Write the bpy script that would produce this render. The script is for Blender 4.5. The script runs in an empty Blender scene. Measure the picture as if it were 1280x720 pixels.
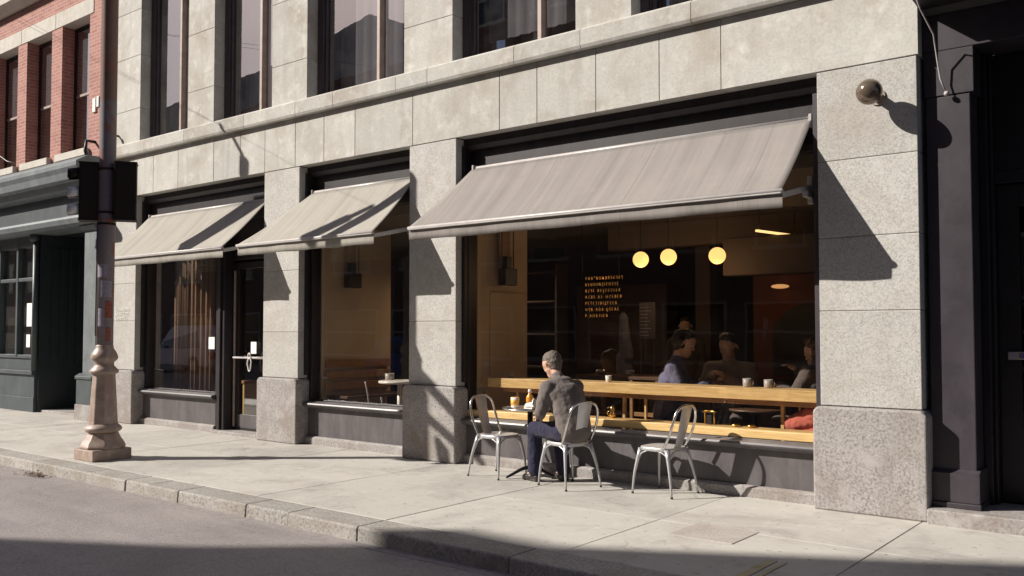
import bpy, bmesh, math, random
from mathutils import Vector, Matrix
random.seed(7)
R = math.radians
scene = bpy.context.scene
COL = scene.collection

# ------------------------------------------------------------------ camera
F_PX = 1120.0
cam_d = bpy.data.cameras.new('camera')
cam = bpy.data.objects.new('camera', cam_d); COL.objects.link(cam)
cam_d.sensor_width = 36; cam_d.lens = F_PX/1280*36
cam_d.clip_start = .05; cam_d.clip_end = 600
cam.location = (0, 0, 1.55)
cam_d.shift_y = 13.93/1280
cam.rotation_euler = (R(90+2.1), 0, R(38.48))
scene.camera = cam

# ------------------------------------------------------------------ light
AZ, EL = R(40.2), R(33)
SUN = Vector((math.cos(AZ)*math.cos(EL), math.sin(AZ)*math.cos(EL), -math.sin(EL)))
w = bpy.data.worlds.new('World'); scene.world = w; w.use_nodes = True
nt = w.node_tree; bg = nt.nodes['Background']
sky = nt.nodes.new('ShaderNodeTexSky'); sky.sky_type = 'NISHITA'; sky.sun_disc = False
sky.sun_elevation = EL; sky.sun_rotation = math.atan2(-math.cos(AZ), -math.sin(AZ)) % (2*math.pi)
sky.dust_density = 1.6
tint = nt.nodes.new('ShaderNodeMix'); tint.data_type = 'RGBA'; tint.blend_type = 'MULTIPLY'; tint.inputs[0].default_value = 1
tint.inputs[7].default_value = (1, .92, .98, 1); nt.links.new(sky.outputs[0], tint.inputs[6]); nt.links.new(tint.outputs[2], bg.inputs[0]); bg.inputs[1].default_value = .05
sl = bpy.data.lights.new('sun', 'SUN'); sl.energy = 5.0; sl.angle = R(.5); sl.color = (1, .94, .85)
so = bpy.data.objects.new('sun', sl); COL.objects.link(so); so.location = (-20, -15, 20)
so.rotation_euler = SUN.to_track_quat('-Z', 'Y').to_euler()
vs = scene.view_settings
vs.view_transform = 'Standard'; vs.look = 'None'; vs.gamma = 1; vs.use_curve_mapping = False
vs.exposure = .5

# ------------------------------------------------------------------ materials
def new_mat(name):
    m = bpy.data.materials.new(name); m.use_nodes = True
    n = m.node_tree.nodes; b = n['Principled BSDF']
    return m, n, m.node_tree.links, b
def ramp(n, l, src, stops):
    r = n.new('ShaderNodeValToRGB'); l.new(src, r.inputs[0])
    e = r.color_ramp.elements
    while len(e) < len(stops): e.new(.5)
    for i, (p, c) in enumerate(stops):
        e[i].position = p; e[i].color = (*c, 1) if len(c) == 3 else c
    return r.outputs[0]
def coords(n, l, scale=(1, 1, 1), kind='Object', rot=(0, 0, 0)):
    t = n.new('ShaderNodeTexCoord'); m = n.new('ShaderNodeMapping')
    m.inputs['Scale'].default_value = scale; m.inputs['Rotation'].default_value = rot
    l.new(t.outputs[kind], m.inputs[0]); return m.outputs[0]
def noise(n, l, vec, scale, detail=4, rough=.55, dist=0):
    t = n.new('ShaderNodeTexNoise'); t.inputs['Scale'].default_value = scale
    t.inputs['Detail'].default_value = detail; t.inputs['Roughness'].default_value = rough
    t.inputs['Distortion'].default_value = dist
    l.new(vec, t.inputs['Vector']); return t.outputs['Fac']
def mixc(n, l, a, b, f, mode='MIX'):
    m = n.new('ShaderNodeMix'); m.data_type = 'RGBA'; m.blend_type = mode
    for s, v in ((m.inputs[6], a), (m.inputs[7], b)):
        if isinstance(v, tuple): s.default_value = (*v, 1)
        else: l.new(v, s)
    if isinstance(f, (int, float)): m.inputs[0].default_value = f
    else: l.new(f, m.inputs[0])
    return m.outputs[2]
def bump(n, l, h, b, strength=.3, dist=.01):
    p = n.new('ShaderNodeBump'); p.inputs['Strength'].default_value = strength
    p.inputs['Distance'].default_value = dist
    l.new(h, p.inputs['Height']); l.new(p.outputs[0], b.inputs['Normal'])
def sc(c, k): return tuple(min(1, x*k) for x in c)

def plain(name, c, rough=.6, metal=0, vary=.12, nscale=8, bmp=.1, spec=.5):
    m, n, l, b = new_mat(name); v = coords(n, l)
    f = noise(n, l, v, nscale, 5, .6)
    col = ramp(n, l, f, [(.3, sc(c, 1-vary)), (.7, sc(c, 1+vary))])
    l.new(col, b.inputs['Base Color'])
    rr = n.new('ShaderNodeMapRange'); rr.inputs[3].default_value = max(0.02, rough-.1); rr.inputs[4].default_value = min(1, rough+.1)
    l.new(f, rr.inputs[0]); l.new(rr.outputs[0], b.inputs['Roughness'])
    b.inputs['Metallic'].default_value = metal; b.inputs['Specular IOR Level'].default_value = spec
    if bmp: bump(n, l, noise(n, l, v, nscale*8, 3), b, bmp, .003)
    return m

def stone(name, c, speck=90, contrast=.35, island=.10, stain=.25, streaks=.0, warm=(.9, .8, .72)):
    m, n, l, b = new_mat(name); v = coords(n, l)
    f1 = noise(n, l, v, speck, 3, .7)
    fine = ramp(n, l, f1, [(.32, sc(c, 1-contrast)), (.5, c), (.68, sc(c, 1+contrast*.6))])
    f2 = noise(n, l, v, 1.6, 6, .62, .4)
    col = mixc(n, l, fine, sc(tuple(a*b_ for a, b_ in zip(c, warm)), .78), ramp_fac(n, l, f2, .46, .74, stain))
    f3 = noise(n, l, v, 5.5, 5, .6)
    col = mixc(n, l, col, sc(c, 1.2), ramp_fac(n, l, f3, .52, .72, stain*1.1))
    if streaks:
        vs_ = coords(n, l, (9, 9, .8)); f4 = noise(n, l, vs_, 1, 5, .6)
        col = mixc(n, l, col, sc(c, .72), ramp_fac(n, l, f4, .5, .78, streaks))
    g = n.new('ShaderNodeNewGeometry'); hsv = n.new('ShaderNodeHueSaturation')
    mr = n.new('ShaderNodeMapRange'); mr.inputs[3].default_value = 1-island; mr.inputs[4].default_value = 1+island
    l.new(g.outputs['Random Per Island'], mr.inputs[0]); l.new(mr.outputs[0], hsv.inputs['Value'])
    l.new(col, hsv.inputs['Color']); l.new(hsv.outputs[0], b.inputs['Base Color'])
    b.inputs['Roughness'].default_value = .82; b.inputs['Specular IOR Level'].default_value = .25
    mm = n.new('ShaderNodeMath'); mm.operation = 'ADD'; l.new(f1, mm.inputs[0]); l.new(f3, mm.inputs[1])
    bump(n, l, mm.outputs[0], b, .35, .006)
    return m
def ramp_fac(n, l, f, a, b_, mx):
    mr = n.new('ShaderNodeMapRange'); mr.inputs[1].default_value = a; mr.inputs[2].default_value = b_
    mr.inputs[3].default_value = 0; mr.inputs[4].default_value = mx
    l.new(f, mr.inputs[0]); return mr.outputs[0]

M = {}
M['granite'] = stone('granite', (.465, .45, .425), 70, .34, .07, .5, .3)
M['granite_base'] = stone('granite_base', (.335, .312, .30), 48, .5, .08, .95, .5)
M['limestone'] = stone('limestone', (.485, .472, .438), 38, .13, .085, .9, .5)
M['mortar'] = plain('mortar', (.25, .215, .185), .95, 0, .2, 6, .2)
def sidewalk_mat():
    m, n, l, b = new_mat('concrete'); v = coords(n, l)
    f1 = noise(n, l, v, 130, 3, .7); f2 = noise(n, l, v, .9, 7, .65, .6); f3 = noise(n, l, v, 6, 6, .7)
    c = (.495, .472, .43)
    col = ramp(n, l, f1, [(.3, sc(c, .84)), (.7, sc(c, 1.1))])
    col = mixc(n, l, col, (.30, .275, .255), ramp_fac(n, l, f2, .46, .70, .7))
    col = mixc(n, l, col, (.60, .57, .52), ramp_fac(n, l, f3, .52, .75, .5))
    sp = noise(n, l, v, 15, 2, .4); col = mixc(n, l, col, (.17, .15, .145), ramp_fac(n, l, sp, .69, .71, .55)); sp2 = noise(n, l, v, 2.6, 5, .7, .8); col = mixc(n, l, col, (.24, .22, .2), ramp_fac(n, l, sp2, .56, .72, .5))
    vo = n.new('ShaderNodeTexVoronoi'); vo.feature = 'DISTANCE_TO_EDGE'; vo.inputs['Scale'].default_value = .55
    vd = n.new('ShaderNodeVectorMath'); vd.operation = 'ADD'; nn = n.new('ShaderNodeTexNoise'); nn.inputs['Scale'].default_value = 2.2; nn.inputs['Detail'].default_value = 5
    l.new(v, nn.inputs['Vector']); vm = n.new('ShaderNodeVectorMath'); vm.operation = 'SCALE'; vm.inputs['Scale'].default_value = .5
    l.new(nn.outputs['Color'], vm.inputs[0]); l.new(v, vd.inputs[0]); l.new(vm.outputs[0], vd.inputs[1]); l.new(vd.outputs[0], vo.inputs['Vector'])
    crk = n.new('ShaderNodeMapRange'); crk.inputs[1].default_value = 0; crk.inputs[2].default_value = .006; crk.inputs[3].default_value = .45; crk.inputs[4].default_value = 0
    l.new(vo.outputs['Distance'], crk.inputs[0])
    gate = n.new('ShaderNodeMath'); gate.operation = 'MULTIPLY'; l.new(crk.outputs[0], gate.inputs[0]); l.new(ramp_fac(n, l, f2, .45, .6, 1), gate.inputs[1])
    col = mixc(n, l, col, (.14, .12, .11), gate.outputs[0])
    g = n.new('ShaderNodeNewGeometry'); hsv = n.new('ShaderNodeHueSaturation')
    mr = n.new('ShaderNodeMapRange'); mr.inputs[3].default_value = .93; mr.inputs[4].default_value = 1.06
    l.new(g.outputs['Random Per Island'], mr.inputs[0]); l.new(mr.outputs[0], hsv.inputs['Value'])
    l.new(col, hsv.inputs['Color']); l.new(hsv.outputs[0], b.inputs['Base Color'])
    b.inputs['Roughness'].default_value = .85; b.inputs['Specular IOR Level'].default_value = .25
    mm = n.new('ShaderNodeMath'); mm.operation = 'ADD'; l.new(f1, mm.inputs[0]); l.new(f3, mm.inputs[1])
    bump(n, l, mm.outputs[0], b, .3, .006)
    return m
M['sidewalk'] = sidewalk_mat()
M['kerb'] = stone('kerb_granite', (.335, .315, .29), 45, .55, .10, .8, .3)
def asphalt():
    m, n, l, b = new_mat('asphalt'); v = coords(n, l)
    f1 = noise(n, l, v, 95, 3, .75); f2 = noise(n, l, v, .7, 6, .6, .5)
    c = (.36, .325, .315)
    col = ramp(n, l, f1, [(.3, sc(c, .6)), (.55, c), (.75, sc(c, 1.6))])
    col = mixc(n, l, col, (.21, .18, .185), ramp_fac(n, l, f2, .45, .7, .6))
    f3 = noise(n, l, coords(n, l, (.35, 3, 1)), 1.2, 5, .6); col = mixc(n, l, col, (.42, .38, .375), ramp_fac(n, l, f3, .5, .75, .5))
    f5 = noise(n, l, v, 38, 2, .6); col = mixc(n, l, col, (.10, .085, .09), ramp_fac(n, l, f5, .60, .68, .45)); col = mixc(n, l, col, (.55, .52, .5), ramp_fac(n, l, noise(n, l, v, 52, 2, .5), .64, .70, .5))
    vo = n.new('ShaderNodeTexVoronoi'); vo.feature = 'DISTANCE_TO_EDGE'; vo.inputs['Scale'].default_value = .5
    nn = n.new('ShaderNodeTexNoise'); nn.inputs['Scale'].default_value = 2.5; nn.inputs['Detail'].default_value = 6; l.new(v, nn.inputs['Vector'])
    vm = n.new('ShaderNodeVectorMath'); vm.operation = 'SCALE'; vm.inputs['Scale'].default_value = .7; l.new(nn.outputs['Color'], vm.inputs[0])
    vd = n.new('ShaderNodeVectorMath'); vd.operation = 'ADD'; l.new(v, vd.inputs[0]); l.new(vm.outputs[0], vd.inputs[1]); l.new(vd.outputs[0], vo.inputs['Vector'])
    ck = n.new('ShaderNodeMapRange'); ck.inputs[2].default_value = .006; ck.inputs[3].default_value = .28; ck.inputs[4].default_value = 0; l.new(vo.outputs['Distance'], ck.inputs[0])
    col = mixc(n, l, col, (.08, .07, .07), ck.outputs[0])
    l.new(col, b.inputs['Base Color']); b.inputs['Roughness'].default_value = .5
    b.inputs['Specular IOR Level'].default_value = .3
    bump(n, l, f1, b, .7, .012); return m
M['asphalt'] = asphalt()
def brick(name, c1, c2, mortar, sx=.22, sy=.075, rot=(R(90), 0, 0)):
    m, n, l, b = new_mat(name); t = n.new('ShaderNodeTexCoord'); mp = n.new('ShaderNodeMapping')
    sep = n.new('ShaderNodeSeparateXYZ'); cmb = n.new('ShaderNodeCombineXYZ'); ad = n.new('ShaderNodeMath'); ad.operation = 'ADD'
    l.new(t.outputs['Object'], sep.inputs[0]); l.new(sep.outputs[0], ad.inputs[0]); l.new(sep.outputs[1], ad.inputs[1])
    l.new(ad.outputs[0], cmb.inputs[0]); l.new(sep.outputs[2], cmb.inputs[1])
    br = n.new('ShaderNodeTexBrick'); l.new(cmb.outputs[0], br.inputs['Vector'])
    br.inputs['Scale'].default_value = 1; br.inputs['Brick Width'].default_value = sx; br.inputs['Row Height'].default_value = sy
    br.inputs['Mortar Size'].default_value = .008; br.inputs['Color1'].default_value = (*c1, 1); br.inputs['Color2'].default_value = (*c2, 1)
    br.inputs['Mortar'].default_value = (*mortar, 1)
    v = coords(n, l); f = noise(n, l, v, 3, 5, .6)
    col = mixc(n, l, br.outputs[0], sc(c1, .55), ramp_fac(n, l, f, .5, .75, .5))
    f2 = noise(n, l, v, 60, 3); col = mixc(n, l, col, sc(c2, 1.35), ramp_fac(n, l, f2, .5, .7, .4))
    l.new(col, b.inputs['Base Color']); b.inputs['Roughness'].default_value = .88
    bump(n, l, br.outputs['Fac'], b, -.5, .01); return m
M['brick'] = brick('red_brick', (.33, .125, .10), (.43, .19, .155), (.40, .31, .27), .2, .066)
M['brick_b'] = brick('brown_brick', (.17, .10, .075), (.22, .13, .09), (.26, .22, .19))
M['lintel'] = stone('pale_stone', (.55, .52, .47), 30, .1, .04, .5, .5)
M['dark_paint'] = plain('black_paint', (.012, .009, .011), .5, 0, .25, 5, .15)
M['sash_paint'] = plain('plum_grey_paint', (.085, .065, .072), .5, 0, .2, 5, .15)
M['mullion'] = plain('pale_mullion_paint', (.33, .25, .22), .55, 0, .2, 8, .1)
def worn(name, c, c2, sc1=(7, 7, 1.5), rough=.5, amt=.55):
    m, n, l, b = new_mat(name); v = coords(n, l, sc1); v0 = coords(n, l)
    f = noise(n, l, v, 1.3, 6, .65, .5); f2 = noise(n, l, v0, 4, 6, .7)
    col = mixc(n, l, c, c2, ramp_fac(n, l, f, .42, .72, amt))
    col = mixc(n, l, col, sc(c, .6), ramp_fac(n, l, f2, .5, .7, .6))
    l.new(col, b.inputs['Base Color']); b.inputs['Roughness'].default_value = rough
    bump(n, l, f2, b, .12, .005); return m
M['panel'] = worn('slate_panel', (.09, .08, .084), (.165, .15, .15))
M['sill'] = worn('sill_paint', (.095, .085, .09), (.22, .20, .20), (1, 1, 1), .4)
M['shop_frame'] = worn('shop_frame_paint', (.017, .012, .014), (.04, .034, .038), (4, 4, 1), .45)
M['plum_paint'] = worn('dark_plum_paint', (.040, .033, .041), (.07, .06, .07), (3, 3, 1), .42)
M['teal'] = worn('grey_green_paint', (.055, .068, .074), (.11, .128, .132), (3, 3, 1), .5, .4)
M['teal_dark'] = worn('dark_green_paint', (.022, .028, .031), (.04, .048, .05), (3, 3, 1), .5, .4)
M['teal_light'] = worn('pale_green_paint', (.15, .17, .178), (.27, .29, .29), (3, 3, 1), .5, .5)
def fabric(name, c):
    m, n, l, b = new_mat(name)
    v = coords(n, l, (5.5, .22, .22)); f = noise(n, l, v, 1.5, 6, .6, .15); v2 = coords(n, l); f2 = noise(n, l, v2, 1.6, 5, .6)
    col = mixc(n, l, c, sc(c, .76), ramp_fac(n, l, f, .42, .70, .8))
    col = mixc(n, l, col, sc(c, 1.22), ramp_fac(n, l, f2, .5, .75, .45))
    t = n.new('ShaderNodeTexCoord'); sp = n.new('ShaderNodeSeparateXYZ'); l.new(t.outputs['Object'], sp.inputs[0])
    pp = n.new('ShaderNodeMath'); pp.operation = 'PINGPONG'; pp.inputs[1].default_value = .62; l.new(sp.outputs[0], pp.inputs[0])
    col = mixc(n, l, col, sc(c, .62), ramp_fac(n, l, pp.outputs[0], .612, .616, .55))
    f6 = noise(n, l, v2, 9, 6, .7); col = mixc(n, l, col, sc(c, .78), ramp_fac(n, l, f6, .55, .75, .35))
    l.new(col, b.inputs['Base Color']); b.inputs['Roughness'].default_value = .92; b.inputs['Specular IOR Level'].default_value = .1
    b.inputs['Sheen Weight'].default_value = .15
    f3 = noise(n, l, v2, 350, 2); mm = n.new('ShaderNodeMath'); mm.operation = 'MULTIPLY_ADD'; mm.inputs[1].default_value = .1
    l.new(f3, mm.inputs[0]); l.new(f, mm.inputs[2]); bump(n, l, mm.outputs[0], b, .35, .02)
    return m
M['awning'] = fabric('awning_canvas', (.275, .248, .232))
M['awning_b'] = fabric('awning_canvas_pale', (.37, .345, .305))
M['white_metal'] = plain('white_metal', (.44, .41, .395), .4, 0, .1, 6, .05)
M['steel'] = plain('brushed_steel', (.66, .64, .62), .26, 1, .15, 14, .08)
M['steel_dull'] = worn('worn_galvanised_steel', (.50, .49, .50), (.68, .66, .63), (5, 5, 5), .36, .6)
for nd in M['steel_dull'].node_tree.nodes:
    if nd.type == 'BSDF_PRINCIPLED': nd.inputs['Metallic'].default_value = .5
M['iron_base'] = worn('bronze_painted_iron', (.31, .225, .185), (.54, .44, .37), (4, 4, 4), .45, .75)
def pole_mat():
    m, n, l, b = new_mat('old_pole_paint'); v = coords(n, l); t = n.new('ShaderNodeTexCoord'); sep = n.new('ShaderNodeSeparateXYZ')
    l.new(t.outputs['Object'], sep.inputs[0])
    f = noise(n, l, v, 9, 6, .7); f2 = noise(n, l, v, 26, 5, .7)
    brown = mixc(n, l, (.12, .07, .055), (.22, .125, .095), f); blue = mixc(n, l, (.12, .105, .125), (.22, .185, .195), f2)
    mr = n.new('ShaderNodeMapRange'); mr.inputs[1].default_value = 4.38; mr.inputs[2].default_value = 4.43; l.new(sep.outputs[2], mr.inputs[0])
    col = mixc(n, l, blue, brown, mr.outputs[0])
    col = mixc(n, l, col, (.23, .075, .05), ramp_fac(n, l, noise(n, l, coords(n, l, (1, 1, .6)), 7, 4, .6), .56, .62, .8))
    l.new(col, b.inputs['Base Color']); b.inputs['Roughness'].default_value = .5; bump(n, l, f2, b, .3, .004); return m
M['pole'] = pole_mat()
M['signal'] = plain('signal_housing', (.020, .0135, .012), .6, 0, .2, 10, .1, .2)
M['wood'] = None
def wood(name, c, c2, dirn='X'):
    m, n, l, b = new_mat(name)
    v = coords(n, l, (1.2, 14, 26)); f = noise(n, l, v, 2.2, 6, .65, 1.2); v2 = coords(n, l, (1, 1, 1)); f2 = noise(n, l, v2, 5, 4)
    col = mixc(n, l, c, c2, ramp_fac(n, l, f, .4, .65, 1)); col = mixc(n, l, col, sc(c, 1.2), ramp_fac(n, l, f2, .5, .7, .4))
    l.new(col, b.inputs['Base Color']); b.inputs['Roughness'].default_value = .45; bump(n, l, f, b, .15, .004); return m
M['wood'] = wood('honey_wood', (.72, .50, .22), (.52, .32, .12))
M['wood_dark'] = wood('brown_wood', (.12, .06, .032), (.06, .03, .018))
M['wood_mid'] = wood('warm_wood', (.36, .19, .08), (.22, .11, .05))
def glass(name, tint=(.93, .91, .89), base=.055, rough=.0, dirt=.006):
    m = bpy.data.materials.new(name); m.use_nodes = True; n = m.node_tree.nodes; l = m.node_tree.links; n.clear()
    o = n.new('ShaderNodeOutputMaterial'); tr = n.new('ShaderNodeBsdfTransparent'); gl = n.new('ShaderNodeBsdfGlossy'); mx = n.new('ShaderNodeMixShader')
    tr.inputs[0].default_value = (*tint, 1); gl.inputs['Roughness'].default_value = rough; gl.inputs[0].default_value = (.95, .95, .95, 1)
    lw = n.new('ShaderNodeLayerWeight'); lw.inputs[0].default_value = .5
    pw = n.new('ShaderNodeMath'); pw.operation = 'POWER'; pw.inputs[1].default_value = 2.4
    ma = n.new('ShaderNodeMath'); ma.operation = 'MULTIPLY_ADD'; ma.inputs[1].default_value = .92; ma.inputs[2].default_value = base
    l.new(lw.outputs['Facing'], pw.inputs[0]); l.new(pw.outputs[0], ma.inputs[0]); l.new(ma.outputs[0], mx.inputs[0])
    v = coords(n, l); f = noise(n, l, v, 1.1, 3, .5); bp = n.new('ShaderNodeBump'); bp.inputs['Strength'].default_value = .05; bp.inputs['Distance'].default_value = .02
    l.new(f, bp.inputs['Height']); l.new(bp.outputs[0], gl.inputs['Normal'])
    l.new(tr.outputs[0], mx.inputs[1]); l.new(gl.outputs[0], mx.inputs[2])
    df = n.new('ShaderNodeBsdfDiffuse'); df.inputs[0].default_value = (.5, .45, .4, 1)
    m2 = n.new('ShaderNodeMixShader'); f2 = noise(n, l, v, 2.5, 6, .7); l.new(ramp_fac(n, l, f2, .4, .8, dirt), m2.inputs[0])
    l.new(mx.outputs[0], m2.inputs[1]); l.new(df.outputs[0], m2.inputs[2])
    l.new(m2.outputs[0], o.inputs[0]); return m
M['glass'] = glass('window_glass')
M['glass_up'] = glass('upper_window_glass', (.55, .55, .57), .17, 0, .05)
M['glass_dark'] = glass('dark_car_glass', (.12, .12, .13), .08)
def emit(name, c, s):
    m, n, l, b = new_mat(name); b.inputs['Base Color'].default_value = (*c, 1)
    b.inputs['Emission Color'].default_value = (*c, 1); b.inputs['Emission Strength'].default_value = s; return m
M['globe'] = emit('lit_globe', (1, .60, .19), 1.05)
M['tube'] = emit('lit_tube', (1, .62, .25), 1.2)
M['tube_dim'] = emit('dim_lamp', (1, .5, .18), .45)
M['amber'] = emit('amber_letters', (1, .46, .12), .7)
M['beige_wall'] = plain('beige_plaster', (.42, .32, .21), .85, 0, .1, 2, .1)
M['beige_wall'] = plain('beige_plaster', (.50, .37, .24), .85, 0, .1, 2, .1)
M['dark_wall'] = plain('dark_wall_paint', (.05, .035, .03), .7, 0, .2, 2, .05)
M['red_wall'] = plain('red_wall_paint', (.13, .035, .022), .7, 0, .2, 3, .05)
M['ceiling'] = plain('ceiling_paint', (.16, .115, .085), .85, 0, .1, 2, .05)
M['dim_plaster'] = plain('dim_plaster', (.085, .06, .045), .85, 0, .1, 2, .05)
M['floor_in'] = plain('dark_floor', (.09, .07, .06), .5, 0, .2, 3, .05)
M['curtain'] = plain('blind_cloth', (.40, .38, .38), .9, 0, .12, 3, .1)
M['drape'] = fabric('brown_drape', (.22, .14, .09))
M['white'] = plain('white_glaze', (.80, .77, .72), .35, 0, .05, 10, 0)
M['paper'] = plain('white_paper', (.82, .80, .76), .8, 0, .04, 10, 0)
M['grey_mug'] = plain('grey_glaze', (.42, .38, .36), .4, 0, .08, 10, 0)
M['juice'] = plain('orange_drink', (.80, .42, .08), .25, 0, .1, 10, 0)
M['amber_drink'] = plain('amber_drink', (.65, .27, .04), .2, 0, .1, 10, 0)
M['skin'] = plain('skin', (.52, .31, .22), .55, 0, .08, 14, .05)
M['skin2'] = plain('skin_tan', (.58, .35, .25), .55, 0, .08, 14, .05)
M['hair_grey'] = plain('greying_hair', (.125, .098, .08), .7, 0, .45, 35, .6)
M['hair_dark'] = plain('dark_hair', (.030, .020, .016), .55, 0, .4, 35, .6)
M['hair_brown'] = plain('brown_hair', (.09, .05, .032), .55, 0, .4, 35, .6)
def cloth(name, c, bscale=9, bs=.5):
    m, n, l, b = new_mat(name); v = coords(n, l); f = noise(n, l, v, bscale, 4, .5, 1.2); f2 = noise(n, l, v, 300, 2)
    l.new(mixc(n, l, sc(c, .85), sc(c, 1.15), f), b.inputs['Base Color']); b.inputs['Roughness'].default_value = .9
    b.inputs['Specular IOR Level'].default_value = .15; b.inputs['Sheen Weight'].default_value = .1
    bump(n, l, f, b, bs, .03); return m
M['jacket'] = cloth('grey_jacket_cloth', (.155, .13, .122))
M['navy'] = cloth('navy_trouser_cloth', (.027, .026, .050), 8, .7)
M['blue_shirt'] = cloth('blue_shirt_cloth', (.15, .15, .23))
M['denim'] = cloth('blue_denim', (.05, .07, .14))
M['dark_cloth'] = cloth('dark_cloth', (.11, .09, .085))
M['pale_cloth'] = cloth('pale_cloth', (.34, .29, .26))
M['black_leather'] = plain('black_leather', (.035, .028, .025), .42, 0, .2, 20, .2)
M['pink_cloth'] = cloth('coral_bag_cloth', (.46, .13, .10))
M['gold'] = plain('brass', (.75, .5, .15), .25, 1, .1, 10, 0)
M['rubber'] = plain('tyre_rubber', (.02, .02, .02), .8)
M['car_white'] = plain('white_car_paint', (.84, .84, .86), .25, 0, .03, 2, 0)
M['car_blue'] = plain('blue_car_paint', (.05, .12, .42), .2, .2, .05, 2, 0)
M['red_lens'] = plain('red_lens', (.5, .02, .02), .2)
M['lens'] = plain('clear_lens', (.7, .7, .7), .15)
M['yellow_paint'] = worn('worn_yellow_paint', (.44, .38, .22), (.46, .43, .37), (6, 6, 6), .8, .8)
M['leaf'] = plain('dry_leaves', (.13, .075, .045), .9, 0, .4, 30, .3)
M['patch'] = stone('patched_concrete', (.42, .385, .35), 60, .25, .0, .4)
M['red_paint'] = plain('red_sticker', (.27, .075, .05), .7, 0, .5, 30, .1)
M['sticker'] = plain('faded_sticker', (.28, .25, .30), .6, 0, .25, 30, .05)
M['chalk'] = plain('chalk_board', (.10, .09, .10), .8)
M['chrome'] = plain('chrome', (.8, .77, .72), .12, 1, .03, 5, 0)
M['lamp_glass'] = None
def lampg():
    m, n, l, b = new_mat('smoked_globe'); b.inputs['Base Color'].default_value = (.22, .17, .13, 1)
    b.inputs['Metallic'].default_value = .55; b.inputs['Roughness'].default_value = .12; return m
M['lamp_glass'] = lampg()

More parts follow.
